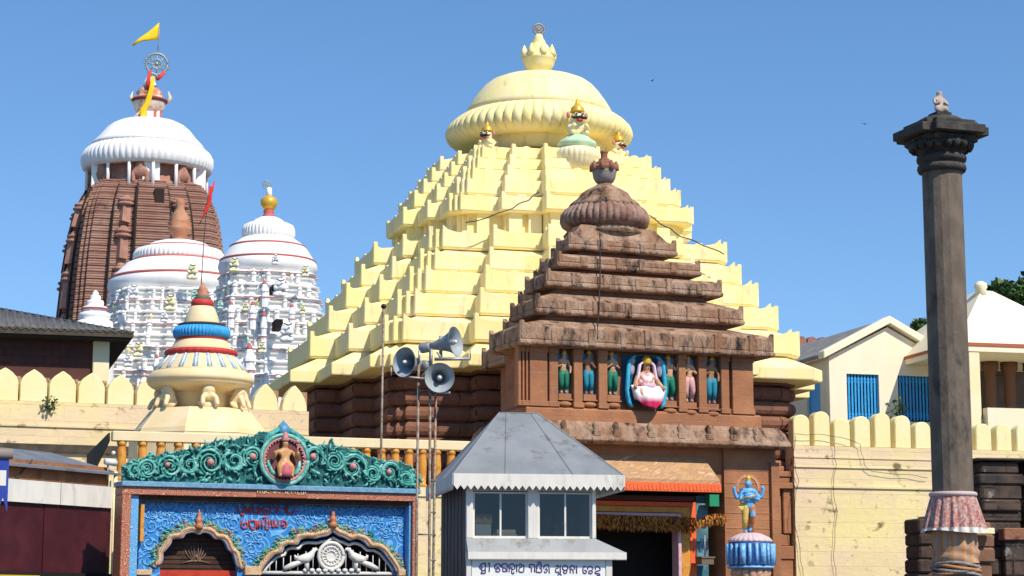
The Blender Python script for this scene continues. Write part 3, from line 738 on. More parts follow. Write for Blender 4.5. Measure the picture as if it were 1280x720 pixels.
KW = mat('kiosk_wall_paint', (.50, .49, .45), .6, col2=(.50, .49, .46), scale=2); KD = mat('shaded_side_sheet', (.06, .058, .056), .6, col2=(.10, .09, .08), scale=2, stain=(.13, .08, .05), sscale=1.5, slo=.58, shi=.7)  # shade of side and interior put into the dark base; stains are rust
us = [(583, 591.5), (660, 673), (740, 745)]
for a, b in us:
    x0, _ = K.hy(a, 640); x1, _ = K.hy(b, 640); MB().box(x0, x1, 0, .12, kz_w, eT - .02).build('window_post', WPAINT, kt, bevel=.01)
q = MB(); q.box(kx0, kx1, 0, .12, kz_w - .4, kz_w - .002); q.build('sill_wall', KW, kt)
q = MB(); q.box(kx0, kx1, .005, .11, K.hy(660, 614)[1], eT - .02); q.build('head_wall', KW, kt)
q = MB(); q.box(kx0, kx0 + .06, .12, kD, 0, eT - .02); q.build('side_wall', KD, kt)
q = MB(); q.box(kx1 - .06, kx1, .12, kD, 0, eT - .02); q.build('side_wall', KW, kt)
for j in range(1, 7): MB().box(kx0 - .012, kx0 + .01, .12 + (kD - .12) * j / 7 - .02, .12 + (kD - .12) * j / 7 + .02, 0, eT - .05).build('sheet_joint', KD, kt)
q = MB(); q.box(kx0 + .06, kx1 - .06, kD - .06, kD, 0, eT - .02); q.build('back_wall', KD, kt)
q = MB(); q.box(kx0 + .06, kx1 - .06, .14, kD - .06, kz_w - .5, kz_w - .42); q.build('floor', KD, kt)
GLASS = bpy.data.materials.new('window_glass'); GLASS.use_nodes = True
n_ = GLASS.node_tree; n_.nodes.clear(); o_ = n_.nodes.new('ShaderNodeOutputMaterial'); mx_ = n_.nodes.new('ShaderNodeMixShader'); tr_ = n_.nodes.new('ShaderNodeBsdfTransparent'); gl_ = n_.nodes.new('ShaderNodeBsdfGlossy')
gl_.inputs['Roughness'].default_value = .03; tr_.inputs[0].default_value = (.60, .62, .62, 1); mx_.inputs[0].default_value = .035
n_.links.new(tr_.outputs[0], mx_.inputs[1]); n_.links.new(gl_.outputs[0], mx_.inputs[2]); n_.links.new(mx_.outputs[0], o_.inputs[0])
wz1 = K.hy(660, 615)[1]; wz0 = kz_w
for a, m_, b in ((591.5, 626, 660), (673, 707, 740)):
    x0, _ = K.hy(a, 640); xm, _ = K.hy(m_, 640); x1, _ = K.hy(b, 640)
    for s0, s1, yy in ((x0, xm + .02, .06), (xm - .02, x1, .085)):
        q = MB(); w = .035
        q.box(s0, s0 + w, yy - .012, yy + .012, wz0, wz1); q.box(s1 - w, s1, yy - .012, yy + .012, wz0, wz1)
        q.box(s0 + w, s1 - w, yy - .012, yy + .012, wz0, wz0 + .045); q.box(s0 + w, s1 - w, yy - .012, yy + .012, wz1 - .03, wz1)
        fr_ = q.build('sliding_window', WPAINT, kt)
        MB().box(s0 + w, s1 - w, yy - .003, yy + .003, wz0 + .045, wz1 - .03).build('pane', GLASS, fr_)
# lower awning and signboard
ax0, az = K.hy(585, 688, -.2); ax1, az2 = K.hy(783, 693, -.2); aT = (az + az2) / 2; aB = K.hy(680, 698, -.2)[1]
q = MB(); q.loft([[(kx0 - .0, -.002, kz_w - .0), (kx1 + .0, -.002, kz_w - .0), (ax1, -.2, aT), (ax0, -.2, aT)], [(kx0, -.002, kz_w - .03), (kx1, -.002, kz_w - .03), (ax1, -.2, aT - .03), (ax0, -.2, aT - .03)]])
q.build('awning', GREY, kt)
valance(ax0, ax1, -.22, aB - .03, aT + .005, 70, .025).build('awning_valance', WPAINT, kt)
sx0, sz = K.hy(590, 712, -.1); sx1, _ = K.hy(757, 712, -.1)
sb_ = MB().box(sx0, sx1, -.1, -.02, .0 + 1.35, aB + .12).build('signboard', mat('sign_white', (.76, .77, .74), .5), kt)
px0, _ = K.hy(757.5, 712, -.1); px1, _ = K.hy(765, 712, -.1); MB().box(px0, px1, -.12, 0, 0, aB + .12).build('corner_post', WPAINT, kt)
px0, _ = K.hy(583, 712, -.1); px1, _ = K.hy(589, 712, -.1); MB().box(px0, px1, -.12, 0, 0, aB + .12).build('corner_post', WPAINT, kt)
MB().box(kx0 + .02, kx1 - .02, 0, .1, 0, kz_w - .42).build('lower_wall', KW, kt)
PURP = mat('purple_lettering', (.085, .055, .19), .6)
T1 = [[(155, 90), (110, 95), (75, 125), (68, 165), (95, 188), (115, 165), (92, 140)], [(150, 90), (166, 98), (165, 262)], [(95, 188), (112, 218), (155, 205)], [(110, 235), (92, 264), (165, 264)],
      [(212, 90), (238, 98), (235, 235)],
      [(432, 150), (425, 105), (370, 98), (335, 130), (340, 175), (375, 190), (398, 160)], [(345, 215), (375, 236), (415, 230), (425, 200), (400, 170), (370, 150)],
      [(552, 238), (555, 115), (510, 95), (465, 110), (460, 150), (482, 160)], [(475, 190), (485, 230), (530, 225), (535, 190), (500, 165), (475, 188)],
      [(590, 238), (595, 180), (625, 165), (640, 200)], [(590, 180), (590, 130), (630, 98), (670, 110), (690, 150), (685, 185), (650, 190)], [(640, 200), (635, 252), (662, 274), (678, 240)],
      [(722, 100), (725, 240)], [(765, 135), (770, 105), (805, 105), (815, 140), (780, 165), (765, 190), (770, 235), (845, 235), (850, 110)],
      [(985, 242), (985, 170), (950, 150), (955, 115), (1000, 110), (1040, 125), (1042, 242)],
      [(1095, 165), (1075, 200), (1080, 242), (1160, 242), (1165, 190), (1130, 165)], [(1080, 190), (1080, 130), (1120, 105), (1160, 120), (1165, 160)], [(1088, 84), (1130, 66), (1165, 92)]]
T2 = [[(68, 182), (75, 135), (115, 115), (155, 130), (166, 262)], [(90, 200), (120, 185), (127, 225), (95, 252), (75, 230)],
      [(280, 150), (310, 125), (330, 160), (280, 190), (285, 242), (340, 242)], [(360, 125), (362, 258)], [(322, 300), (330, 275), (360, 275), (382, 300)],
      [(405, 190), (405, 150), (445, 125), (490, 150), (495, 190)], [(405, 190), (440, 215), (478, 200), (470, 255), (430, 262), (420, 225)],
      [(540, 258), (540, 205), (570, 190), (590, 220), (590, 266)], [(535, 200), (535, 150), (575, 130), (610, 150), (615, 195)], [(650, 130), (652, 266)],
      [(820, 150), (780, 140), (765, 190), (770, 250), (810, 266), (827, 225), (790, 205)],
      [(850, 195), (850, 160), (890, 140), (935, 165), (930, 200)], [(870, 272), (870, 230), (915, 215), (932, 240), (910, 272), (880, 255)],
      [(1000, 225), (980, 262), (1060, 270)], [(985, 200), (985, 160), (1020, 145), (1060, 165), (1066, 210), (1000, 225)], [(1060, 270), (1060, 305), (1010, 295)]]
def smooth(pts, n=4):
    if len(pts) < 3: return pts
    out = []; P_ = [pts[0]] + list(pts) + [pts[-1]]
    for i in range(1, len(P_) - 2):
        a, b, c_, d = P_[i - 1:i + 3]
        for k_ in range(n):
            t = k_ / n
            out.append(tuple(.5 * (2 * b[j] + (c_[j] - a[j]) * t + (2 * a[j] - 5 * b[j] + 4 * c_[j] - d[j]) * t * t + (3 * b[j] - a[j] - 3 * c_[j] + d[j]) * t ** 3) for j in range(2)))
    out.append(pts[-1]); return out
WORDS = [(T1[:5], 595), (T1[5:12], 595), (T1[12:] , 595), (T2[2:10], 675), (T2[10:], 675)]
for strokes, ou in WORDS:
    q = MB()
    for st, ou in [(s_, ou) for s_ in strokes] + ([(s_, 675) for s_ in T2[:2]] if strokes[0] is T1[12] else []):
        pts = []
        for zx, zy in smooth(st):
            x, z = K.hy(ou + zx / 14.22, 698 + zy / 14.22, -.103); pts.append((x, -.103, z))
        q.tube(pts, .0125, 5)
    q.build('lettering', PURP, sb_)
# dim shelves seen through the panes
x0, _ = K.hy(678, 650, .9); x1, _ = K.hy(738, 650, .9)
shf = thing('document_shelf', 'dim shelf of files standing inside behind the right kiosk window', 'shelf', K)
MB().box(x0, x1, .95, 1.3, kz_w - .42, kz_w - .38 + .02).build('shelf_board', mat('shelf_wood', (.2, .12, .06), .7), shf)
Rk = random.Random(6); xx = x0 + .05
FM = [mat('ochre_file', (.45, .30, .10), .8), mat('brown_file', (.28, .14, .08), .8), mat('pale_file', (.5, .48, .44), .8)]
while xx < x1 - .16:
    w = Rk.uniform(.07, .15); MB().box(xx, xx + w, .97, 1.25, kz_w - .36, kz_w + Rk.uniform(.25, .58)).build('file_bundle', Rk.choice(FM), shf); xx += w + Rk.uniform(.01, .1)
# things on the kiosk window sill
CARD = mat('cardboard', (.42, .28, .16), .8, col2=(.48, .34, .2), scale=4); PAPER = mat('paper', (.62, .62, .62), .8, col2=(.5, .52, .54), scale=20)
x0, _ = K.hy(593, 660, .3); x1, _ = K.hy(613, 660, .3)
def sill_thing(name, label, cat, parts):
    t = thing(name, label, cat, K)
    for nm, m_, b in parts: MB().box(*b).build(nm, m_, t, bevel=.006)
sill_thing('storage_box', 'cardboard topped box behind the left kiosk window', 'box', [('box', PAPER, (x0, x1, .2, .5, kz_w, kz_w + .28)), ('lid', CARD, (x0 - .01, x1 + .01, .19, .51, kz_w + .28, kz_w + .46))])
x0, _ = K.hy(616, 660, .3); x1, _ = K.hy(645, 660, .3)
sill_thing('paper_stack', 'stack of white papers lying behind the left kiosk window', 'papers', [('sheets', PAPER, (x0, x1, .18, .42, kz_w, kz_w + .09)), ('sheets', WPAINT, (x0 + .06, x1 - .02, .2, .44, kz_w + .094, kz_w + .17))])

# ---------------------------------------------------------------- loudspeaker mast
MF = Fr(538, 600, 36, 0)
MTY = 0
mt = thing('speaker_mast', 'thin rusty steel tripod mast of three tubes with cross bars', 'mast', MF)
RUST = mat('rusty_tube', (.30, .25, .20), .6, metal=.3, col2=(.2, .11, .06), scale=14, lo=.45, hi=.6)
for (ut, vt, ub, yy) in ((523.5, 447, 520, 0), (538, 436, 536.5, 0), (545, 470, 541.5, .25)):
    x, z = MF.hy(ut, vt, yy); x2, z2 = MF.hy(ub, 720, yy)
    MB().tube([(x2 + (x2 - x) * .3, yy, 0), (x2, yy, z2), (x, yy, z)], .026, 8).build('pole', RUST, mt)
for v in (488, 520, 560, 600, 640, 668, 700):
    x, z = MF.hy(521, v, 0); x2, _ = MF.hy(538, v, 0); 
    if v in (488, 668): MB().tube([(x, 0, z), (x2, 0, z), (x2 + .08, .25, z)], .016, 6).build('cross_bar', RUST, mt)
    else:
        q = MB().tube([(x2, 0, z), (x2 + .08, .25, z)], .014, 6); q.build('cross_bar', RUST, mt)
def bar(u0, v0, u1, v1, yy=-.05, r=.022, name='bracket', m=None):
    x, z = MF.hy(u0, v0, yy); x2, z2 = MF.hy(u1, v1, yy); MB().tube([(x, yy, z), (x2, yy, z2)], r, 6).build(name, m or STEEL, mt)
bar(502, 470.5, 532, 473.5); bar(526, 472, 541, 456); bar(543, 449, 588, 448.5, r=.03); bar(546, 440, 553, 449, r=.02); bar(524, 438, 524, 452); bar(539, 436, 539, 458, r=.03); bar(588, 436, 588, 449, r=.012); bar(489, 459, 489, 470, r=.012); bar(545, 490.5, 563, 491)
bar(551, 420, 551, 447, .1, .035)
HORN = mat('grey_horn_paint', (.30, .32, .33), .45, metal=.15, col2=(.24, .26, .27), scale=4); HORNI = mat('horn_inside_paint', (.34, .38, .40), .5, col2=(.26, .3, .31), scale=4)
def horn(label, u, v, R, L, direc, yy):
    x, z = MF.hy(u, v, yy)
    t = thing('horn_loudspeaker', label, 'loudspeaker', loc=MF.w(x, yy, z), group='grey horn loudspeakers on the mast')
    q = Vector(direc).normalized().to_track_quat('Z', 'Y'); t.rotation_mode = 'QUATERNION'; t.rotation_quaternion = q
    prof = [(R * 1.03, 0), (R * 1.04, -.012), (R * .98, -.025), (R * .78, -.14 * L), (R * .6, -.32 * L), (R * .44, -.55 * L), (R * .3, -.8 * L), (R * .22, -L), (.01, -L)]
    MB().lathe(prof[:-1] , 32).f and None
    q1 = MB(); ring_ = []
    outer = prof[:-1]; inner = [(r * .95, z_ + .004) for r, z_ in reversed(outer)]
    rings = [[(r * cos(2 * pi * j / 32), r * sin(2 * pi * j / 32), z_) for j in range(32)] for r, z_ in outer]
    q1.loft(rings, 0, True, False, True); q1.build('bell', HORN, t)
    rings = [[(r * cos(2 * pi * j / 32), r * sin(2 * pi * j / 32), z_) for j in range(32)] for r, z_ in [(R * 1.03, .001)] + [(r * .95, z_) for r, z_ in outer[2:]]]
    MB().loft(rings, 0, True, False, True).build('throat', HORNI, t)
    MB().lathe([(.005, -.02), (R * .16, -.03), (R * .2, -.06), (R * .2, -.3 * L), (R * .1, -.6 * L)], 16).build('centre_cone', HORN, t)
    MB().ball((0, 0, -.01), (R * .13, R * .13, R * .13), 12, 8).build('tip', WPAINT, t)
    MB().lathe([(R * .2, -L * 1.0), (R * .34, -L * 1.0), (R * .36, -L * 1.05), (R * .36, -L * 1.35), (R * .28, -L * 1.42), (.01, -L * 1.42)], 24).build('driver_cap', HORN, t)
    return t
horn('horn loudspeaker facing left beside the pole top, lowest cone turned away', 505, 452.5, .265, .5, (-.62, -.75, .02), -.1)['label'] = 'left grey horn loudspeaker, its mouth turned to the left'
horn('upper grey horn loudspeaker seen from the side, its mouth turned to the right', 570, 427, .27, .52, (.90, -.42, .12), .05)
horn('lower grey horn loudspeaker, its round mouth facing straight forward', 549.5, 472, .26, .45, (.06, -1, -.06), -.2)

# ---------------------------------------------------------------- thin rod behind the balustrade
RP = Fr(478, 545, 50, 0)
rt = thing('thin_mast', 'slender bare pole standing alone behind the cream balustrade', 'pole', RP)
x, z = RP.hy(479.5, 383, 0); x2, z2 = RP.hy(476.5, 560, 0)
MB().tube([(x2 - .05, 0, 0), (x2, 0, z2), (x, 0, z)], .032, 8).build('rod', RUST, rt)
MB().ball((x, 0, z), .07, 8, 6).build('knob', BLACK, rt)

# ---------------------------------------------------------------- the free standing pillar
A = Fr(1191, 610, 40, 20)
at_ = thing('stone_pillar', 'tall sixteen-sided dark stone pillar with a stepped square capital', 'pillar', A)
PST = mat('pillar_chlorite', (.125, .095, .07), .75, col2=(.175, .135, .10), scale=1.8, stretch=(1.6, 1.6, .9), bump=.4, bscale=10, stain=(.035, .03, .027), sscale=1.1, slo=.54, shi=.7, spec=.3)
PDK = mat('capital_stone', (.034, .03, .026), .8, col2=(.075, .066, .056), scale=3, bump=.4, bscale=12, stain=(.02, .02, .018), sscale=2.5)
def az(v): return A.hy(1180, v, 0)[1]
pr = axis_prof(A, [(25.5, 720), (25.5, 640), (25.2, 500), (24.8, 300), (24.6, 216)], 1180); pr[0] = (pr[0][0], 0.0)
MB().lathe(pr, 16, smooth=False, rot=.15).build('shaft', PST, at_)
pr = axis_prof(A, [(24, 217), (29, 216), (30.5, 212), (29.5, 208), (25, 206.5), (25, 205), (30, 203.5), (31, 200), (30, 196.5), (26, 195.5), (26, 193), (30, 190), (36, 186), (40, 183), (38, 181)], 1180)
MB().lathe(pr, 48).build('ring_mouldings', PDK, at_)
q = MB()
for j in range(20):
    a = 2 * pi * j / 20
    q.ball((.58 * cos(a), .58 * sin(a), az(184)), (.09, .09, .12), 8, 6, 0)
q.build('lotus_collar', PDK, at_)
def cross(h, n): return [(-h, -h + n), (-h + n, -h + n), (-h + n, -h), (h - n, -h), (h - n, -h + n), (h, -h + n), (h, h - n), (h - n, h - n), (h - n, h), (-h + n, h), (-h + n, h - n), (-h, h - n)]
z0 = az(180) + .0
q = MB(); q.prism(cross(.58, .1), z0 - .03, z0 + .1); q.prism(cross(.78, .2), z0 + .103, z0 + .28); q.build('abacus', PDK, at_, bevel=.015)
q = MB(); q.prism(cross(.60, .14), z0 + .283, z0 + .40); q.build('upper_slab', PDK, at_, bevel=.012)
zt_ = z0 + .40
q = MB(); q.lathe([(.5, zt_), (.48, zt_ + .06), (.36, zt_ + .13), (.2, zt_ + .17), (.16, zt_ + .17)], 24); q.box(-.17, .17, -.17, .17, zt_ + .17, zt_ + .235); q.build('mound', PDK, at_)
zf = zt_ + .235
ft = thing('pillar_figure', 'small pale kneeling figure on top of the tall dark pillar', 'statue', loc=A.w(0, 0, zf), rz=A.th)
PALE = mat('pale_figure_stone', (.50, .40, .33), .7, col2=(.34, .26, .2), scale=8)
ch = [[(0, .02, .1, .13), (0, 0, .2, .1), (0, 0, .3, .11), (0, 0, .36, .05), (0, -.01, .425, .075), (0, -.01, .47, .05)]]
for sx in (-1, 1):
    ch.append([(0, .02, .1, .13), (.12 * sx, -.06, .07, .07), (.1 * sx, -.14, .05, .05)])
    ch.append([(0, 0, .3, .11), (.12 * sx, 0, .29, .04), (.15 * sx, -.06, .18, .035), (.04 * sx, -.12, .22, .03)])
skin('body', ch, PALE, ft)
# cloth skirt and wrap
def tex_stripes(name, cols, freq):
    m = bpy.data.materials.new(name); m.use_nodes = True; N = m.node_tree.nodes; L = m.node_tree.links
    tc = N.new('ShaderNodeTexCoord'); sp = N.new('ShaderNodeSeparateXYZ'); L.new(tc.outputs['Object'], sp.inputs[0])
    an = N.new('ShaderNodeMath'); an.operation = 'ARCTAN2'; L.new(sp.outputs[1], an.inputs[0]); L.new(sp.outputs[0], an.inputs[1])
    ml = N.new('ShaderNodeMath'); ml.operation = 'MULTIPLY'; ml.inputs[1].default_value = freq; L.new(an.outputs[0], ml.inputs[0])
    fr_ = N.new('ShaderNodeMath'); fr_.operation = 'FRACT'; L.new(ml.outputs[0], fr_.inputs[0])
    r = N.new('ShaderNodeValToRGB'); r.color_ramp.interpolation = 'CONSTANT'
    r.color_ramp.elements[0].color = rgb(cols[0]); r.color_ramp.elements[1].color = rgb(cols[1]); r.color_ramp.elements[1].position = 1 / len(cols)
    for i in range(2, len(cols)):
        e = r.color_ramp.elements.new(i / len(cols)); e.color = rgb(cols[i])
    L.new(fr_.outputs[0], r.inputs[0]); L.new(r.outputs[0], N['Principled BSDF'].inputs['Base Color']); N['Principled BSDF'].inputs['Roughness'].default_value = .8
    return m
ZS0, ZS1 = az(663), az(618)
sk_ = thing('cloth_skirt', 'pleated red and white cloth skirt tied round the dark pillar', 'cloth', A)
REDC = mat('faded_red_cloth', (.36, .13, .10), .85, col2=(.50, .36, .32), scale=16, lo=.42, hi=.6)
def skirt(z0, z1, r0, r1, n, amp, rows=8):
    rings = []
    for i in range(rows + 1):
        t = i / rows; z = z1 + (z0 - z1) * t; ring_ = []
        for j in range(240):
            a = 2 * pi * j / 240
            w = sin(n * a + .6 * sin(3 * a)) + .4 * sin(n * 1.7 * a + 1)
            ring_.append(((r0 + (r1 - r0) * t + amp * t ** .7 * w) * cos(a), (r0 + (r1 - r0) * t + amp * t ** .7 * w) * sin(a), z + .03 * t * sin(2.3 * a)))
        rings.append(ring_)
    return MB().loft(rings, 0, True, False, False)
skirt(ZS0, ZS1, .43, .60, 17, .035).build('skirt', REDC, sk_)
skirt(ZS0 - .035, ZS0 + .045, .613, .617, 17, .036, 2).build('hem', WPAINT, sk_)
q = MB().tube([(.43 * cos(2 * pi * j / 24), .43 * sin(2 * pi * j / 24), ZS1) for j in range(25)], .05, 8); q.build('waistband', mat('pale_waistband', (.55, .42, .40), .8), sk_)
wr = thing('cloth_wrap', 'orange and grey striped cloth wrapped round the pillar foot below the skirt', 'cloth', A)
STR = tex_stripes('striped_cloth', [(.45, .2, .07), (.5, .27, .12), (.36, .27, .24), (.48, .22, .06), (.30, .22, .2), (.42, .2, .08)], 2.2)
z1_, z0_ = az(655), az(704)
rings = []
Rr = random.Random(9)
for i in range(14):
    t = i / 13; z = z1_ + (z0_ - z1_) * t
    rings.append([((.435 + .025 * t + .02 * sin(5 * a + 7 * t) * t + (.025 * sin(22 * t + 2 * sin(a * 2)) if t > .55 else 0)) * cos(a), (.435 + .025 * t + .02 * sin(5 * a + 7 * t) * t + (.025 * sin(22 * t + 2 * sin(a * 2)) if t > .55 else 0)) * sin(a), z) for a in [2 * pi * j / 96 for j in range(96)]])
MB().loft(rings, 0, True, False, False).build('striped_cloth', STR, wr)
q = MB()
for kk in range(5):
    zc = z0_ - .03 - kk * .05
    q.tube([((.46 + .02 * sin(3 * a + kk)) * cos(a), (.46 + .02 * sin(3 * a + kk)) * sin(a), zc + .04 * sin(2 * a + kk * 1.3)) for a in [2 * pi * j / 48 for j in range(49)]], .035, 6, kk % 2)
q.build('twisted_band', [mat('grey_print_cloth', (.3, .28, .27), .8, col2=(.16, .15, .15), scale=18), mat('ochre_cloth', (.45, .2, .08), .8)], wr)
# ---------------------------------------------------------------- the carved and painted double gate
G = Fr(335, 612, 45, 26)
gt_ = thing('carved_gate', 'carved painted double gateway with blue panel, terracotta frame and jade scroll crest', 'gate', G)
def gp(u, v, c=0.0): return G.hy(u, v, c)
SWO = swirl_mat('carved_terracotta', (.40, .11, .055), (.60, .31, .19), 7.5)
SWB = swirl_mat('carved_sky_blue', (.025, .21, .55), (.13, .40, .74), 2.6)
SWP = swirl_mat('carved_pale_blue', (.10, .36, .70), (.26, .52, .78), 8)
REC = .27
x0, zt = gp(152.5, 605); x1, zt2 = gp(522, 621); zL1 = (zt + zt2) / 2; zL0 = (gp(153, 616)[1] + gp(519, 629)[1]) / 2
xj, _ = gp(162, 660); xb0, _ = gp(163, 660); xb1, _ = gp(173, 660); xr0, _ = gp(512, 660)
MB().box(x0, x1, -.06, REC + .3, zL0, zL1).build('lintel', SWO, gt_, bevel=.012)
MB().box(x0, xj, -.058, REC + .3, 0, zL0 - .003).build('jamb', SWO, gt_, bevel=.012)
MB().box(x1 - .14, x1, -.058, REC + .3, 0, zL0 - .003).build('jamb', SWO, gt_, bevel=.012)
MB().box(xb0, xb1, .03, REC + .3, 0, zL0 - .003).build('inner_strip', SWP, gt_, bevel=.01)
MB().box(xr0, x1 - .145, .03, REC + .3, 0, zL0 - .003).build('inner_strip', SWP, gt_, bevel=.01)
xo, _ = gp(175.5, 660, REC - .2); xo1, _ = gp(180, 660, REC - .2); zo0 = gp(178, 677, REC)[1]
MB().box(xo, xo1, REC - .2, REC + .1, zo0, zL0 - .2).build('thin_post', OCHRE, gt_)
DB = mat('dark_brown_wood', (.045, .022, .014), .7, col2=(.07, .035, .022), scale=4)
MB().box(xj, x1 - .14, .05, REC + .2, zL0 - .0 - .12, zL0 - .004).build('soffit', DB, gt_)
# blue moulding and crest
cz_ = (gp(153, 598.5)[1] + gp(520, 614)[1]) / 2
MB().box(x0 - .03, x1 + .03, -.12, REC + .3, zL1 + .002, cz_).build('blue_moulding', mat('slate_blue_paint', (.12, .27, .42), .5, col2=(.2, .36, .48), scale=12), gt_, bevel=.015)
C1 = (249, 695, [(300, 630), (318, 595), (320, 545), (342, 520), (378, 475), (388, 442), (430, 432), (470, 430), (490, 402), (530, 390), (560, 390), (592, 405), (622, 390), (660, 395), (690, 412), (712, 437), (760, 440), (792, 470), (815, 520), (850, 548), (866, 600), (882, 650)], 150, 600, 6.0)
C2 = (415, 700, [(30, 670), (62, 618), (110, 560), (150, 530), (190, 520), (205, 480), (250, 460), (300, 465), (322, 430), (370, 415), (430, 420), (470, 410), (520, 400), (560, 375), (600, 400), (640, 415), (682, 435), (722, 420), (780, 440), (820, 480), (870, 482), (920, 512), (950, 550), (972, 580), (1002, 622), (1022, 668)], 320, 600, 5.818)
def arch_uv(C): return [(C[3] + x / C[5], C[4] + y / C[5]) for x, y in C[2]]
A1, A2 = arch_uv(C1), arch_uv(C2)
top = (gp(178, 620, REC)[1] + gp(515, 632, REC)[1]) / 2
def gpt(uv, c): return gp(uv[0], uv[1], c)
L_ = [gpt(p, REC) for p in A1]; R_ = [gpt(p, REC) for p in A2]
xl, _ = gp(174, 660, REC); xr, _ = gp(513, 660, REC)
poly = [(xl, top + .12), (xr, top + .12), (xr, 0), (R_[-1][0], 0)] + R_[::-1] + [(R_[0][0], 0), (L_[-1][0], 0)] + L_[::-1] + [(L_[0][0], 0), (xl, 0)]
MB().prismy(poly, REC, REC + .16).build('blue_panel', SWB, gt_)
TAN = mat('tan_arch_paint', (.56, .33, .17), .55, col2=(.66, .46, .28), scale=12, bump=.4, bscale=30); MAUVE = mat('mauve_grey_paint', (.34, .31, .38), .5); NAVY = mat('navy_paint', (.02, .03, .08), .5)
Rg = random.Random(11)
for uv, C in ((A1, C1), (A2, C2)):
    cu, cv = C[0], C[1]
    def off(d): return [(u + (u - cu) / math.hypot(u - cu, v - cv) * d, v + (v - cv) / math.hypot(u - cu, v - cv) * d) for u, v in uv]
    sh = lambda d, c: [(gpt(p, c)[0], c, gpt(p, c)[1]) for p in smooth(off(d), 3)]
    MB().tube(sh(.6, REC - .03), .035, 6).build('arch_lining', MAUVE, gt_)
    q = MB().tube(sh(4.0, REC - .03), .062, 8); q.tube(sh(6.4, REC - .02), .03, 6)
    for p in smooth(off(4.6), 4)[::1]:
        x, z = gpt(p, REC - .09); q.ball((x, REC - .085, z), (.014, .02, .03), 5, 4)
    q.build('arch_band', TAN, gt_)
    q = MB()
    for p in smooth(off(9.5), 6):
        for _ in range(2):
            u, v = p[0] + Rg.uniform(-2.4, 2.4), p[1] + Rg.uniform(-2.6, 2.2); x, z = gpt((u, v), REC - .03)
            a = Rg.uniform(0, 6.28); L2 = Rg.uniform(.05, .1)
            q.tube([(x, REC - .01, z), (x + L2 * cos(a), REC - .06, z + L2 * sin(a)), (x + L2 * 1.2 * cos(a + .9), REC - .03, z + L2 * 1.2 * sin(a + .9))], [.028, .024, .006], 5, Rg.choice((0, 0, 1, 1, 2)))
    q.build('leaf_border', [GREEN, mat('sage_paint', (.16, .30, .16), .5, col2=(.3, .42, .24), scale=8) if uv is A1 else bpy.data.materials['sage_paint'], PINK], gt_)
    # finial on the arch point
    ap = min(uv, key=lambda p: abs(p[0] - cu) * 2 + p[1]); u, v = C[3] + (592 if uv is A1 else 560) / C[5], C[4] + (350 if uv is A1 else 330) / C[5]
    x, z = gp(u, v, REC - .08)
    MB().lathe([(.07, -.06), (.10, 0), (.09, .05), (.06, .08), (.085, .12), (.075, .18), (.04, .22), (.05, .26), (.02, .33), (.005, .40)], 12, c=(x, REC - .08, z)).build('arch_finial', mat('terracotta_paint', (.45, .14, .07), .5, col2=(.55, .25, .14), scale=14) if uv is A1 else bpy.data.materials['terracotta_paint'], gt_)
# capitals between and beside the arches
for u0, u1, v0, v1, m_ in ((306, 327, 708, 719, TAN), (170, 190, 712, 719, TAN), (498, 514, 712, 720, TAN)):
    xa_, zb_ = gp(u0, v1, REC - .1); xb_, zt__ = gp(u1, v0, REC - .1); MB().box(xa_, xb_, REC - .12, REC + .1, zb_, zt__).build('capital', m_, gt_, bevel=.015)
# left leaf: slatted dark door with a lotus emblem; right leaf: white grille with birds
xa_, _ = gp(196, 700, REC + .25); xb_, _ = gp(312, 700, REC + .25); zt__ = gp(249, 655, REC + .25)[1]
dl = MB(); zz = zt__ + .2; dl.box(xa_ - .3, xb_ + .2, REC + .3, REC + .34, 0, zz)
n = 26
for j in range(n): dl.box(xa_ - .3, xb_ + .2, REC + .27, REC + .3, zz - (j + .8) * .1, zz - j * .1 - .0)
dl.build('slatted_door', DB, gt_)
z1__ = gp(249, 713, REC + .2)[1]; MB().box(xa_ - .2, xb_ + .1, REC + .18, REC + .26, 0, z1__).build('red_door', mat('red_lacquer', (.50, .05, .02), .45, col2=(.4, .03, .02), scale=6), gt_)
q = MB()
for a in (-68, -46, -26, -9, 9, 26, 46, 68):
    pts = []
    for t in (0, .25, .5, .75, 1):
        l = t * (.36 if abs(a) > 40 else .42); aa = radians(a) * (1 - .35 * t)
        x, z = gp(245, 702, REC + .24); pts.append((x + l * sin(aa) * 1.0 + .02 * sin(t * pi) * (1 if a > 0 else -1), REC + .25, z + l * cos(aa)))
    q.tube(pts, [.006, .012, .012, .01, .004], 5)
x, z = gp(245, 703, REC + .24); q.tube([(x - .32, REC + .25, z - .02), (x - .12, REC + .25, z + .03), (x + .12, REC + .25, z + .03), (x + .32, REC + .25, z - .02)], .012, 5)
q.tube([(x - .07, REC + .24, z), (x, REC + .24, z + .17), (x + .07, REC + .24, z)], .012, 5)
q.build('lotus_emblem', mat('dull_brass', (.30, .20, .14), .45, metal=.5), gt_)
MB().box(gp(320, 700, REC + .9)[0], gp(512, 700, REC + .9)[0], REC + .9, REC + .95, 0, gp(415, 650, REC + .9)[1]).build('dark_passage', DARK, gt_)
GRL = mat('white_grille_paint', (.70, .68, .64), .5, col2=(.62, .6, .56), scale=6)
yg = REC + .1
gr = MB(); pts = [(gpt(p, yg)[0], yg, gpt(p, yg)[1]) for p in smooth([(415 + (u - 415) * .955, 720 + (v - 720) * .86) for u, v in A2], 2)]
gr.tube(pts, .035, 6)
x0_, zb_ = gp(326, 716, yg); x1_, zb2 = gp(498, 722, yg)
gr.tube([(x0_, yg, zb_), (x1_, yg, zb_)], .045, 6)
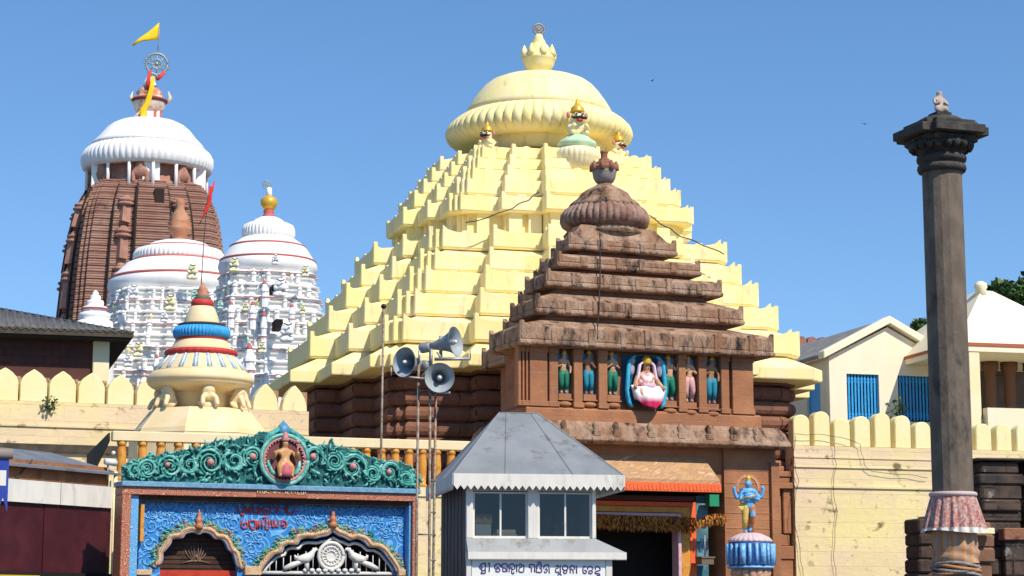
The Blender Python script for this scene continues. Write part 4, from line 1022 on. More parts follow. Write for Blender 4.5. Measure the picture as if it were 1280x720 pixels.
for u in (337, 345, 354, 363, 372, 382, 391, 399, 432, 441, 450, 458, 466, 474, 482):
    x, z = gp(u, 716, yg); vt = 680 + abs(u - 415) * .28; _, zt__ = gp(u, vt, yg)
    if zt__ > zb_ + .05: gr.tube([(x, yg, zb_), (x, yg, zt__)], .012, 5)
grille = gr.build('white_grille', GRL, gt_)
x, z = gp(414, 695, yg - .05)
q = MB()
Rm = Matrix.Rotation(pi / 2, 4, 'X')
w1 = MB()
for r, t_ in ((.30, .045), (.21, .02), (.12, .02)):
    w1.tube([(x + r * cos(2 * pi * j / 32), yg - .04, z + r * sin(2 * pi * j / 32)) for j in range(33)], t_, 6)
w1.loft([[(x + .3 * cos(2 * pi * j / 32), yy, z + .3 * sin(2 * pi * j / 32)) for j in range(32)] for yy in (yg - .01, yg - .03)], 0)
for j in range(16):
    a = 2 * pi * j / 16; w1.tube([(x + .13 * cos(a), yg - .045, z + .13 * sin(a)), (x + .28 * cos(a), yg - .045, z + .28 * sin(a))], .013, 4)
w1.build('wheel_emblem', GRL, grille)
for sx, cx in ((1, 381), (-1, 447)):
    bx, bz = gp(cx, 697, yg - .04); k_ = .0182
    q = MB()
    def bp_(du, dv): return (bx + sx * du * k_, yg - .05, bz - dv * k_)
    q.tube([bp_(-12, 1), bp_(-6, 2), bp_(2, 1), bp_(8, -3), bp_(11, -8), bp_(13, -11)], [.03, .09, .12, .09, .05, .055], 8)
    q.tube([bp_(13, -11), bp_(18, -9)], [.045, .008], 6)
    q.tube([bp_(-11, 1), bp_(-14, -3)], [.06, .012], 6)
    q.tube([bp_(-27, 14), bp_(-16, 9), bp_(-4, 5), bp_(2, 3)], [.05, .07, .05, .05], 8)
    q.tube([bp_(2, 3), bp_(3, 16)], [.06, .05], 8)
    q.build('bird_ornament', GRL, grille)
q = MB()
for j in range(9):
    u = 382 + j * 8.2; x, z = gp(u, 713, yg - .05); q.ball((x, yg - .05, z), (.07, .04, .05), 8, 5)
q.build('lower_scroll', GRL, grille)
# raised blue scrollwork on the panel
qa = MB(); qb = MB(); LB = mat('light_blue_relief', (.10, .36, .72), .45, col2=(.24, .52, .82), scale=5)
tries = 0; placed = []
while len(placed) < 64 and tries < 6000:
    tries += 1; u, v = Rg.uniform(184, 504), Rg.uniform(634, 712); r = Rg.uniform(4.5, 10)
    if any(math.hypot(u - a, v - b) < (r + c) * .82 for a, b, c in placed): continue
    if 297 < u < 372 and 626 < v < 668: continue
    bad = False
    for uv, C in ((A1, C1), (A2, C2)):
        us = [p[0] for p in uv]
        if min(us) - 14 < u < max(us) + 14:
            vv_ = min(p[1] for p in uv if abs(p[0] - u) < 22) if any(abs(p[0] - u) < 22 for p in uv) else 720
            if v > vv_ - 13 - r * .6: bad = True
    if bad: continue
    placed.append((u, v, r)); q = MB()
    x, z = gp(u, v, REC); a0 = Rg.uniform(0, 6.28); h = Rg.choice((-1, 1)); kk = kpx_ = G.k()
    for r_, tn, w_ in ((r, 1.5, 1.0), (r * 1.25, .45, .8)):
        pts = []; 
        for j in range(20):
            t = j / 19; a = a0 + h * tn * 2 * pi * t; rad = r_ * kk * (1 - .8 * t if tn > 1 else 1)
            pts.append((x + rad * cos(a), REC - .012, z + rad * sin(a)))
        q.tube(pts, [w_ * kk * (.9 - .5 * abs(2 * j / 19 - 1)) for j in range(20)], 5)
    for n_ in range(3):
        a = a0 + n_ * 2.1; q.tube([(x + r * kk * cos(a), REC - .01, z + r * kk * sin(a)), (x + r * 1.5 * kk * cos(a + .4 * h), REC - .015, z + r * 1.5 * kk * sin(a + .4 * h))], [1.5 * kk, .3 * kk], 5)
    q.build('blue_scroll', LB, gt_)
# lettering
RL = mat('red_lettering', (.40, .07, .08), .5); CL = mat('cream_lettering', (.72, .56, .36), .5)
RT = [[(70, 290), (90, 350), (130, 372), (160, 330), (140, 290)], [(175, 285), (180, 370)], [(110, 370), (130, 402), (152, 380)], [(215, 290), (215, 360), (250, 340), (240, 300)], [(270, 290), (280, 370), (330, 360), (320, 300)], [(350, 290), (360, 350), (330, 380)],
      [(460, 290), (400, 300), (390, 350), (430, 380), (460, 350), (430, 330)], [(492, 285), (490, 380)], [(530, 290), (560, 310), (570, 370), (600, 330), (590, 290)], [(680, 285), (685, 370)], [(710, 290), (715, 360), (760, 380), (795, 350), (795, 290)],
      [(130, 460), (120, 540), (160, 572), (200, 540), (180, 490), (150, 520)], [(220, 460), (230, 540), (270, 590), (300, 560), (290, 470), (240, 480)], [(320, 470), (325, 580)], [(345, 470), (348, 570)], [(385, 460), (385, 572)], [(400, 440), (430, 420), (440, 460), (430, 570), (470, 570), (480, 460)],
      [(510, 450), (515, 540), (545, 545), (545, 460)], [(560, 540), (590, 545), (600, 460)], [(640, 540), (640, 490), (670, 470), (702, 510), (690, 550), (650, 560)], [(660, 520), (676, 530)]]
for grp in (RT[:6], RT[6:9], RT[9:11], RT[11:14], RT[14:]):
  q = MB()
  for st in grp:
    pts = [(gp(290 + a / 10.28, 605 + b / 10.28, REC - .01)) for a, b in smooth(st, 3)]; q.tube([(x, REC - .012, z) for x, z in pts], .024, 5)
  q.build('red_lettering', RL, gt_)
CT = [[(330, 80), (325, 120)], [(345, 75), (370, 90), (350, 110), (370, 130)], [(390, 80), (395, 120), (420, 120), (425, 80)], [(440, 80), (440, 125)], [(460, 85), (480, 75), (500, 100), (480, 125), (460, 110)], [(520, 80), (540, 110), (560, 80), (580, 110), (560, 120), (530, 110)], [(590, 90), (610, 75), (635, 95), (615, 120), (590, 110)],
      [(690, 95), (690, 135)], [(710, 95), (740, 95), (740, 130), (710, 130), (710, 95)], [(760, 85), (765, 135)], [(780, 95), (810, 95), (810, 135)], [(800, 80), (830, 80)], [(840, 95), (845, 135), (870, 130)], [(890, 95), (890, 135), (920, 135), (920, 95)], [(940, 95), (945, 135)]]
xa_, zb_ = gp(320.5, 618.6, -.07); xb_, zt__ = gp(384.5, 611.5, -.07)
MB().box(xa_, xb_, -.072, -.05, zL0 + .02, zL1 - .02).build('name_tablet', mat('plain_terracotta', (.36, .11, .06), .6), gt_)
q = MB()
for st in CT:
    pts = [gp(290 + a / 10.28, 605 + b / 10.28, -.075) for a, b in st]; q.tube([(x, -.076, z) for x, z in pts], .012, 5)
q.build('cream_lettering', CL, gt_)
# crest: scroll-carved gable with a round medallion
SIL = [(153, 603), (153, 584), (160, 578), (172, 575), (184, 572), (188, 566), (192, 571), (205, 567), (222, 564), (240, 561), (255, 558), (262, 554), (275, 550), (292, 551), (300, 547), (315, 546), (325, 540), (338, 541), (346, 540), (362, 541), (375, 544), (385, 553), (395, 557), (411, 556), (414, 549), (417, 557), (430, 561), (445, 563), (452, 568), (462, 572), (478, 577), (500, 578), (512, 583), (520, 592), (523, 602), (523, 614)]
cr = [gp(u, v, .1) for u, v in SIL]; cr[0] = (cr[0][0], cz_ + .003); cr[-1] = (cr[-1][0], cz_ + .003)
crest = MB().prismy(cr, .02, .2).build('scroll_crest', GREEND, gt_)
q = MB(); kpx = G.k()
LJ = mat('jade_highlight_paint', (.26, .56, .48), .4, col2=(.05, .30, .27), scale=7, lo=.38, hi=.6, stain=(.55, .70, .60), sscale=9, slo=.6, shi=.68)  # pale patches paint in whitish gloss highlights
MJ = [GREEN, LJ, GREEND]
def spiral(u, v, r, turns, a0, hand, w, m_):
    x, z = gp(u, v, 0); pts = []; rr = []
    N_ = int(turns * 16)
    for j in range(N_ + 1):
        t = j / N_; rad = r * kpx * (1 - .8 * t); a = a0 + hand * turns * 2 * pi * t
        pts.append((x + rad * cos(a), -.04 - .03 * t, z + rad * sin(a))); rr.append(w * kpx * (.55 + .6 * sin(pi * min(1, t + .15))) * (1 - .5 * t))
    q.tube(pts, rr, 6, m_)
for (u, v, r, a0, h) in ((184, 586, 13, -2.2, -1), (212, 584, 16, -2.6, -1), (236, 581, 13, 1.6, 1), (262, 578, 19, -2.4, -1), (292, 576, 14, 2.0, 1), (316, 571, 14, -2.2, -1), (168, 589, 9, 1.2, 1),
                         (391, 571, 14, -.8, 1), (417, 577, 14, 1.2, -1), (440, 584, 19, -.6, 1), (465, 592, 12, 1.4, -1), (486, 590, 14, -.6, 1), (507, 598, 11, 1.2, -1), (518, 602, 8, 0, 1)):
    spiral(u, v, r, 1.5, a0, h, 2.1, 1 if r > 12 else 0); spiral(u, v, r * .80, 1.1, a0 + .9, h, 1.5, 0)
    for q_ in range(9):
        a_ = a0 + h * q_ * .62 + Rg.uniform(-.1, .1); rr_ = r * (1 - .05 * q_) * kpx; x, z = gp(u, v, 0); L3 = Rg.uniform(3.5, 7) * kpx; w3 = Rg.uniform(1.0, 1.7) * kpx
        q.tube([(x + rr_ * cos(a_), -.03, z + rr_ * sin(a_)), (x + (rr_ + L3 * .5) * cos(a_ + h * .22), -.07, z + (rr_ + L3 * .5) * sin(a_ + h * .22)), (x + (rr_ + L3 * .75) * cos(a_ + h * .55), -.03, z + (rr_ + L3 * .75) * sin(a_ + h * .55))], [w3, w3, w3 * .2], 5, Rg.choice((0, 0, 1)))
def inside(u, v):
    c_ = False; n = len(SIL)
    for i in range(n):
        (x1_, y1_), (x2_, y2_) = SIL[i], SIL[i - 1]
        if (y1_ > v) != (y2_ > v) and u < (x2_ - x1_) * (v - y1_) / (y2_ - y1_) + x1_: c_ = not c_
    return c_
cnt = 0
while cnt < 260:
    u, v = Rg.uniform(153, 523), Rg.uniform(545, 613)
    if not inside(u, v) or math.hypot(u - 354, v - 575) < 31: continue
    cnt += 1
    x, z = gp(u, v, 0); a = Rg.uniform(0, 2 * pi); L2 = Rg.uniform(5, 11) * kpx; b_ = Rg.uniform(-.9, .9); yy = -.01 - Rg.random() * .03; w = Rg.uniform(1.2, 2.4) * kpx
    q.tube([(x, yy + .03, z), (x + .5 * L2 * cos(a), yy - .03, z + .5 * L2 * sin(a)), (x + L2 * cos(a + b_), yy, z + L2 * sin(a + b_))], [w, w * .9, w * .2], 5, Rg.choice((0, 0, 1, 2)))
# edge leaves that break the outline
for i in range(len(SIL) - 1):
    (u0, v0), (u1, v1) = SIL[i], SIL[i + 1]
    n = max(1, int(math.hypot(u1 - u0, v1 - v0) / 4))
    for j in range(n):
        t = j / n; u, v = u0 + (u1 - u0) * t, v0 + (v1 - v0) * t
        if math.hypot(u - 354, v - 575) < 30: continue
        x, z = gp(u, v + 1, .05); a = pi / 2 + Rg.uniform(-.9, .9); L2 = Rg.uniform(2, 4) * kpx
        q.tube([(x, .05, z), (x + .6 * L2 * cos(a), .01, z + .6 * L2 * sin(a)), (x + L2 * cos(a + .7), .04, z + L2 * sin(a + .7))], [1.7 * kpx, 1.4 * kpx, .3 * kpx], 5, Rg.choice((0, 1)))
q.build('scrollwork', MJ, crest)
for u, v, r in ((316, 571, 4.4), (391, 571, 4.4), (441, 583, 4.6), (486, 590, 3.6), (263, 578, 4.6), (209, 581, 3.2)):
    x, z = gp(u, v, -.08); MB().ball((x, -.09, z), r * kpx, 12, 8).build('pink_boss', PINK, crest)
mx0, mz0 = gp(353.8, 575, 0)
md = MB().loft([[(mx0 + .52 * cos(2 * pi * j / 40), yy, mz0 + .52 * sin(2 * pi * j / 40)) for j in range(40)] for yy in (.02, -.06)], 0).build('medallion', mat('plum_paint', (.16, .05, .05), .6), gt_)
def ringm(r, w, yy): return MB().tube([(mx0 + r * cos(2 * pi * j / 40), yy, mz0 + r * sin(2 * pi * j / 40)) for j in range(41)], w, 8)
ringm(.555, .05, -.1).build('outer_ring', LJ, md); ringm(.485, .03, -.1).build('inner_ring', PINK, md)
q = MB()
for j in range(36):
    a = 2 * pi * j / 36; q.ball((mx0 + .45 * cos(a), -.1, mz0 + .45 * sin(a)), .02, 6, 5)
q.build('bead_ring', PINKL, md)
ox, oz = gp(354.5, 541, 0)
MB().lathe([(.15, -.05), (.155, .05), (.13, .14), (.08, .2), (.03, .25), (.005, .29)], 16, c=(ox, .02, oz)).build('blue_bud', mat('slate_bud_paint', (.06, .20, .38), .45, col2=(.1, .34, .44), scale=9), crest)
q = MB(); q.tube([(mx0 - .5, -.02, mz0 + .36), (mx0 - .3, -.02, mz0 + .58), (mx0 - .1, -.02, mz0 + .7)], [.06, .07, .05], 8); q.tube([(mx0 + .5, -.02, mz0 + .36), (mx0 + .3, -.02, mz0 + .58), (mx0 + .1, -.02, mz0 + .7)], [.06, .07, .05], 8); q.build('shoulder_scroll', GREEN, crest)
# the seated figure
k = .62
ch = [[(0, 0, .1, .12), (0, 0, .26, .085), (0, 0, .42, .115), (0, -.01, .53, .05), (0, -.03, .62, .085), (0, -.03, .70, .06)]]
for sx in (-1, 1):
    ch.append([(0, 0, .1, .12), (.16 * sx, -.1, .1, .075), (.13 * sx, -.12, -.1, .05), (.13 * sx, -.17, -.13, .045)])
    ch.append([(0, 0, .42, .115), (.19 * sx, 0, .43, .05), (.29 * sx, -.03, .26, .045), (.27 * sx, -.12, .36, .038), (.27 * sx, -.15, .44, .042)])
fb_ = skin('seated_figure', ch, mat('ruddy_gold_paint', (.50, .24, .10), .4, col2=(.58, .34, .14), scale=14), gt_)
fb_.location = (mx0 - .01, -.13, mz0 - .26); 
c_ = MB().lathe([(.08, 0), (.09, .03), (.07, .1), (.06, .16), (.03, .21)], 12, c=(0, -.03, .67)).build('headdress', PINK, fb_)
q = MB(); q.lathe([(.17, -.13), (.16, -.02), (.13, .1), (.1, .18)], 14, c=(0, -.06, 0)); q.build('skirt_cloth', mat('rose_cloth', (.50, .12, .14), .6), fb_)
q = MB().tube([(.26, -.14, .3), (.26, -.14, .62)], .015, 6); q.ball((.26, -.14, .66), (.06, .05, .05), 8, 6); q.build('mace', PINK, fb_)
q = MB()
for sx in (-1, 1):
    q = MB(); q.tube([(sx * .16, .05, -.08), (sx * .3, .03, -.02), (sx * .36, .03, .12), (sx * .38, .04, .24)], [.05, .06, .05, .02], 8)
    q.build('lotus_leaf', LJ, fb_)

# ---------------------------------------------------------------- roof terrace behind the gate: balustrade
B = Fr(335, 545, 53, 20)
bt_ = thing('balustrade', 'cream railed balustrade with stout orange balusters above the carved gate', 'balustrade', B)
x0, z0 = B.hy(140, 539); x1, z1 = B.hy(664, 566); zR = (z0 + z1) / 2; 
RAIL = mat('cream_rail_paint', (.78, .62, .36), .7, col2=(.80, .66, .42), scale=2, stain=(.4, .28, .15), sscale=3, slo=.65, shi=.75)
MB().box(x0, x1, -.14, .14, zR - .13, zR + .13).build('rail', RAIL, bt_, bevel=.02)
zB = zR - 1.15
MB().box(x0, x1, -.16, .16, zB - .25, zB).build('plinth', RAIL, bt_)
us_ = [152, 178, 201, 223, 245, 268, 290, 312, 334, 356, 377, 398, 419, 440, 458, 477, 494, 511, 528, 546, 564]
for i, u in enumerate(us_):
    x, _ = B.hy(u, 562)
    MB().lathe([(.13, zB), (.13, zB + .08), (.10, zB + .1), (.115, zB + .35), (.125, zB + .6), (.11, zB + .85), (.10, zR - .24), (.125, zR - .22), (.125, zR - .132)], 12, c=(x, 0, 0)).build('baluster', OCHRE, bt_)
DKR = mat('dark_weathered_timber', (.06, .048, .035), .85, col2=(.09, .07, .05), scale=3)
ya_, za_ = B.hx(119, 575, x0)
MB().loft([[(x0 - .06, .16, zR - .12), (x0 - .06, .16, zR + .10), (x0 - .06, 4, zR - .2), (x0 - .06, 4, zR - 1.1)], [(x0 - .02, .16, zR - .12), (x0 - .02, .16, zR + .10), (x0 - .02, 4, zR - .2), (x0 - .02, 4, zR - 1.1)]]).build('side_board', DKR, bt_)
tb = thing('terrace_block', 'plain flat-roofed cream block under the balustrade behind the gate', 'building', B)
MB().box(x0 + .02, x1 - .1, -.12, 7, 0, zB - .26).build('wall', WALLY, tb)
# ---------------------------------------------------------------- blue four-armed figure on a round pedestal
D = Fr(938, 690, 54, 22)
def dz(v): return D.hy(938, v, 0)[1]
kd = D.k() * .985
pd2 = thing('statue_pedestal', 'round pedestal with pale lotus top and blue fluted drum beside the doorway', 'pedestal', D)
PSTL = mat('pale_lotus_paint', (.58, .42, .44), .6, col2=(.64, .5, .48), scale=8)
MB().lathe([(27 * kd, dz(678)), (28 * kd, dz(676)), (24 * kd, dz(672)), (15 * kd, dz(667.5)), (8 * kd, dz(666)), (.01, dz(666))], 192, ribs=24, amp=[.03, .05, .08, .08, .03, 0]).build('lotus_top', PSTL, pd2)
NAVB = mat('navy_blue_paint', (.02, .07, .26), .45, col2=(.04, .12, .34), scale=6); SKYB = mat('light_blue_panel', (.12, .36, .66), .5, col2=(.26, .5, .74), scale=12, lo=.45, hi=.56)
MB().lathe([(26 * kd, dz(708)), (27 * kd, dz(706)), (27 * kd, dz(680)), (26.5 * kd, dz(678))], 48).build('drum', NAVB, pd2)
for j in range(20):
    a = 2 * pi * j / 20 + .1
    MB().tube([(27.4 * kd * cos(a), 27.4 * kd * sin(a), dz(706)), (27.4 * kd * cos(a), 27.4 * kd * sin(a), dz(680))], .045 if j % 3 else .085, 6).build('flute', SKYB, pd2)
MB().lathe([(27 * kd, dz(711)), (29 * kd, dz(710)), (29 * kd, dz(708)), (27 * kd, dz(707.5))], 48).build('lower_rim', SKYB, pd2)
CARV = mat('carved_ochre_paint', (.50, .26, .15), .6, col2=(.58, .38, .26), scale=7, bump=.5, bscale=20)
MB().lathe([(14 * kd, 0), (16 * kd, dz(760)), (24 * kd, dz(722)), (25.5 * kd, dz(716)), (24 * kd, dz(711))], 128, ribs=16, amp=[0, .05, .12, .12, .05]).build('carved_foot', CARV, pd2)
BSK = mat('sky_blue_body_paint', (.09, .36, .66), .45, col2=(.22, .50, .74), scale=8, stain=(.03, .10, .2), sscale=8, slo=.58, shi=.7)
zF = dz(667); H = dz(600) - zF
st = thing('blue_statue', 'sky-blue four-armed standing statue playing a flute, in yellow dhoti before an orange halo', 'statue', loc=D.w(-.02, 0, zF), rz=D.th - .25)
k = H / 1.72
ch = [[(0, 0, .92, .105), (.02, 0, 1.08, .10), (-.02, 0, 1.26, .135), (-.03, 0, 1.38, .10), (-.03, -.01, 1.46, .05), (-.02, -.03, 1.56, .085), (-.01, -.025, 1.65, .08), (-.01, -.01, 1.70, .05)]]
ch.append([(0, 0, .92, .105), (-.10, 0, .85, .095), (-.13, -.02, .47, .062), (-.14, 0, .09, .042), (-.15, -.12, .03, .038)])
ch.append([(0, 0, .92, .105), (.10, -.02, .85, .095), (.10, -.12, .50, .062), (.0, -.10, .14, .042), (-.02, -.12, .05, .035)])
for sx, e, w, h_ in ((-1, (-.30, -.10, 1.06), (-.08, -.24, 1.14), (.02, -.26, 1.16)), (1, (.30, -.10, 1.05), (.10, -.24, 1.16), (.04, -.27, 1.2))):
    ch.append([(-.03, 0, 1.38, .10), (.20 * sx, 0, 1.36, .07), (*e, .052), (*w, .038), (*h_, .04)])
for sx, e, w, h_ in ((-1, (-.40, .02, 1.12), (-.50, -.04, 1.42), (-.49, -.05, 1.52)), (1, (.42, .02, 1.14), (.48, -.04, 1.42), (.42, -.05, 1.52))):
    ch.append([(-.02, 0, 1.26, .135), (.22 * sx, .05, 1.28, .065), (*e, .05), (*w, .038), (*h_, .042)])
ch = [[(x * k, y * k, z * k, r * k * (1.5 if z > 1.5 and abs(x) < .1 else 1.45)) for x, y, z, r in c] for c in ch]
skin('body', ch, BSK, st)
YDH = mat('yellow_dhoti', (.62, .42, .08), .65, col2=(.66, .48, .14), scale=9); 
q = MB(); q.tube([(-.09 * k, 0, .96 * k), (-.12 * k, -.01, .8 * k), (-.14 * k, -.02, .48 * k), (-.145 * k, 0, .16 * k)], [.13 * k, .135 * k, .1 * k, .095 * k], 12)
q.build('dhoti_leg', YDH, st)
q = MB(); q.tube([(.08 * k, 0, .96 * k), (.1 * k, -.04, .8 * k), (.1 * k, -.12 * k, .5 * k), (.01 * k, -.1 * k, .2 * k)], [.125 * k, .13 * k, .095 * k, .08 * k], 12)
q.build('dhoti_leg', mat('copper_paint', (.40, .14, .06), .5, col2=(.5, .22, .1), scale=9), st)
q = MB(); q.loft([[((.17 + .02 * cos(3 * a)) * cos(a) * k, .13 * sin(a) * k, z * k) for a in [2 * pi * j / 16 for j in range(16)]] for z in (.86, .98)], 0, True); q.build('sash', YDH, st)
q = MB(); q.loft([[(-.2 * k, -.05, .97 * k), (-.12 * k, -.08, .92 * k), (-.1 * k, -.08, .86 * k)], [(-.40 * k, -.08, .88 * k), (-.32 * k, -.1, .80 * k), (-.26 * k, -.1, .74 * k)]]); q.build('sash_end', YDH, st)
q = MB().tube([(-.3 * k, -.27 * k, 1.12 * k), (.22 * k, -.29 * k, 1.22 * k)], .018, 6); q.build('flute', GOLD, st)
q = MB().lathe([(.085, 0), (.1, .03), (.08, .08), (.09, .1), (.05, .17), (.01, .22)], 14, c=(-.01, -.01, 1.66)); q.v = [(x * k, y * k, z * k) for x, y, z in q.v]; q.build('crown', GOLD, st)
for sx in (-1, 1): MB().ball(((-.02 + .032 * sx) * k, -.15 * k, 1.585 * k), (.018 * k, .01 * k, .01 * k), 8, 5).build('eye', WPAINT, st)
MB().ball((-.02 * k, -.15 * k, 1.515 * k), (.022 * k, .012 * k, .008 * k), 8, 5).build('mouth', REDP, st)
HALO = mat('orange_halo_paint', (.58, .22, .12), .55, col2=(.62, .36, .22), scale=14)
q = MB(); pts = [((.34 * cos(a)) * k, .12 * k, (1.45 + .38 * sin(a)) * k) for a in [-.5 + (pi + 1) * j / 30 for j in range(31)]]
q.tube(pts, .035 * k, 8)
for j in range(0, 31):
    a = -.5 + (pi + 1) * j / 30; q.tube([((.34 * cos(a)) * k, .12 * k, (1.45 + .38 * sin(a)) * k), ((.43 * cos(a)) * k, .12 * k, (1.45 + .47 * sin(a)) * k)], [.03 * k, .01 * k], 5)
q.tube([(.34 * cos(-.5) * k, .12 * k, (1.45 + .38 * sin(-.5)) * k), (.2 * k, .14 * k, .9 * k)], .025 * k, 6); q.tube([(-.34 * cos(-.5) * k, .12 * k, (1.45 + .38 * sin(-.5)) * k), (-.2 * k, .14 * k, .9 * k)], .025 * k, 6)
q.build('halo', HALO, st)
q = MB(); q.tube([(.06 * k, .05 * k, .02), (.07 * k, .05 * k, .5 * k), (.06 * k, .06 * k, .86 * k)], [.1 * k, .075 * k, .08 * k], 10); q.build('rear_post', mat('copper_post', (.42, .15, .07), .5), st)

# ---------------------------------------------------------------- left shop front
Sx = Fr(140, 650, 45.6, 62)
sh = thing('shop_front', 'low shop with grey sheet roof, blank white signboard and maroon shutter', 'shop', Sx)
x1 = .0; x0 = Sx.hy(-60, 640)[0]
RO = -.14
def sp(u, v, c=0.0): return Sx.hy(u, v, c)
zb0 = (sp(11, 597)[1] + sp(138, 610)[1]) / 2; zb1 = (sp(11, 626)[1] + sp(138, 636)[1]) / 2
MAR = mat('maroon_tarpaulin', (.050, .008, .012), .55, col2=(.075, .013, .018), scale=1.5, bump=.3, bscale=2)
xm, _ = sp(74, 612)
MB().box(x0, xm - .015, -.05, .02, zb1, zb0).build('signboard', WPAINT, sh); MB().box(xm + .015, -.05, -.05, .02, zb1, zb0).build('signboard', WPAINT, sh)
zr0 = sp(36, 716)[1]; zr1 = sp(135, 716)[1]; zr = (zr0 + zr1) / 2
xm2, _ = sp(55, 660)
MB().box(x0, xm2, .03, .08, zr, zb1).build('shutter', MAR, sh); MB().box(xm2 + .02, -.02, .02, .07, zr, zb1).build('shutter', MAR, sh)
MB().box(x0, -.02, -.1, .1, zr - .2, zr - .005).build('counter_edge', DARK, sh)
MB().box(x0, sp(34, 720)[0], -.35, -.1, 0, zr - .08).build('yellow_counter', mat('yellow_counter_paint', (.7, .45, .04), .6), sh)
MB().box(sp(34, 720)[0] + .02, -.02, -.04, .1, 0, zr - .21).build('base_wall', MAR, sh)
MB().tube([(-.02, -.08, 0), (-.02, -.08, zb0 + .35)], .045, 8).build('post', CREAM, sh)
zs0 = zb0 + .02
MB().box(x0, -.1, .05, .12, zs0, zs0 + .42).build('brick_strip', mat('rough_orange_wall', (.36, .15, .06), .9, col2=(.22, .1, .05), scale=2, bump=.8, bscale=8, stain=(.05, .03, .02), sscale=1.5), sh)
ROOFS = mat('weathered_sheet_roof', (.16, .17, .19), .6, metal=.2, col2=(.22, .23, .25), scale=2, stain=(.08, .07, .06), sscale=1.5)
ze_l = sp(12, 578, RO)[1]; ze_r = sp(153, 593, RO)[1]; ze_ = (ze_l + ze_r) / 2
xr0, _ = sp(12, 578, RO); xr1, _ = sp(154, 593, RO)
MB().loft([[(x0, RO, ze_ - .05), (xr1, RO, ze_ - .05), (xr1, RO, ze_), (x0, RO, ze_)], [(x0, 2.0, ze_ + .50), (xr1, 2.0, ze_ + .50), (xr1, 2.0, ze_ + .56), (x0, 2.0, ze_ + .56)]]).build('sheet_roof', ROOFS, sh)
MB().box(xr1 - .3, xr1 - .1, .2, 2.3, 0, ze_ + .05).build('side_wall', DKR, sh)
MB().box(x0, xr1 - .31, 2.2, 2.3, 0, ze_ + .4).build('back_wall', DKR, sh)
MB().tube([(sp(20, 598)[0], .0, zs0 - .0), (sp(40, 584)[0], .0, zs0 + .42)], .02, 5).build('strut', DKR, sh)
cc = thing('security_camera', 'small white camera clamped at the end of the grey shop roof', 'camera', Sx)
x, z = sp(135, 577, 0); MB().tube([(x - .1, 0, z), (x + .16, -.1, z - .03)], .075, 10).build('housing', WPAINT, cc); MB().tube([(x, 0, z - .4), (x, 0, z)], .025, 6).build('bracket', STEEL, cc)
MB().ball((x + .12, -.05, z + .2), .05, 8, 6).build('lens_dome', WPAINT, cc)
# blue hanging board at the picture's left edge
HB = Fr(-12, 600, 41, 20)
hb = thing('hanging_banner', 'royal blue banner with notched lower edge and white band under a grey bar', 'banner', HB)
x0b, _ = HB.hy(-50, 600); x1b, _ = HB.hy(10.5, 600); zt = HB.hy(5, 572)[1]; zb = HB.hy(5, 622)[1]; zn = HB.hy(5, 640)[1]
prof = [(x0b, zt), (x1b, zt)]
nn = 5; w = (x1b - x0b) / nn
for j in range(nn): prof += [(x1b - j * w, zn), (x1b - (j + .5) * w, zb)]
prof += [(x0b, zn)]
RB = mat('royal_blue_cloth', (.02, .05, .30), .6, col2=(.03, .07, .36), scale=3)
MB().prismy(prof, 0, .03).build('banner', RB, hb)
MB().box(x0b, HB.hy(7.5, 600)[0], -.006, 0, HB.hy(5, 607)[1], HB.hy(5, 588)[1]).build('white_band', WPAINT, hb)
q = MB().tube([(x0b, .02, zt + .08), (x1b + .07, .02, zt + .08)], .11, 10); q.build('grey_bar', mat('grey_brown_bar', (.25, .21, .18), .7), hb)
MB().tube([(x0b + .2, .1, 0), (x0b + .2, .1, zt + .1)], .05, 8).build('post', STEEL, hb)

# ---------------------------------------------------------------- small painted shrine on the terrace
Q = Fr(250, 500, 57.5, 20)
sr = thing('painted_shrine', 'small cream round shrine with blue ribbed ring and red scalloped ring', 'shrine', Q)
def shl(prof, m_, name, n=64, ribs=0, amp=None): return MB().lathe(axis_prof(Q, prof, 250), n, ribs=ribs, amp=amp).build(name, m_, sr)
CRS = mat('shrine_cream', (.74, .58, .32), .7, col2=(.78, .64, .40), scale=1.5, stain=(.5, .36, .2), sscale=2, slo=.66, shi=.8)
TERR = mat('terracotta_finial', (.45, .17, .10), .6, col2=(.5, .24, .15), scale=6)
shl([(14, 384), (14, 378), (12, 374.5), (5, 374)], REDP, 'red_collar', 32)
shl([(10, 376), (11, 372), (8, 371)], mat('green_collar', (.04, .16, .12), .6), 'green_collar', 24)
shl([(7.5, 373), (9, 369), (6, 366), (7, 363), (3.5, 358), (2.5, 355), (.5, 353)], TERR, 'finial', 20)
shl([(23, 409), (22.5, 405), (20, 396), (16.5, 387), (14, 383.5), (2, 383)], CRS, 'upper_cone')
shl([(22, 409.5), (29, 408), (29, 405.5), (22, 405)], DKR, 'dark_band')
shl([(30, 424.5), (34, 423), (36, 418), (36, 414), (33, 409.5), (24, 408)], BLUE, 'blue_ribbed_ring', 288, 48, [.02, .05, .07, .07, .05, .0])
shl([(31, 427), (32.5, 425.5), (32, 423.5), (26, 423)], REDP, 'thin_red_ring')
shl([(40, 442), (38, 436), (32, 427), (30, 425)], CRS, 'middle_drum')
shl([(40, 447), (43.5, 446), (45.5, 443), (45, 440), (42, 438.5), (38, 438)], REDP, 'red_scalloped_ring', 240, 30, [.06, .05, .02, 0, 0, 0])
shl([(60, 468), (57, 464), (49, 453), (42, 445)], CRS, 'lower_skirt')
Q_ = axis_prof(Q, [(57.6, 464), (43.2, 446.5)], 250)
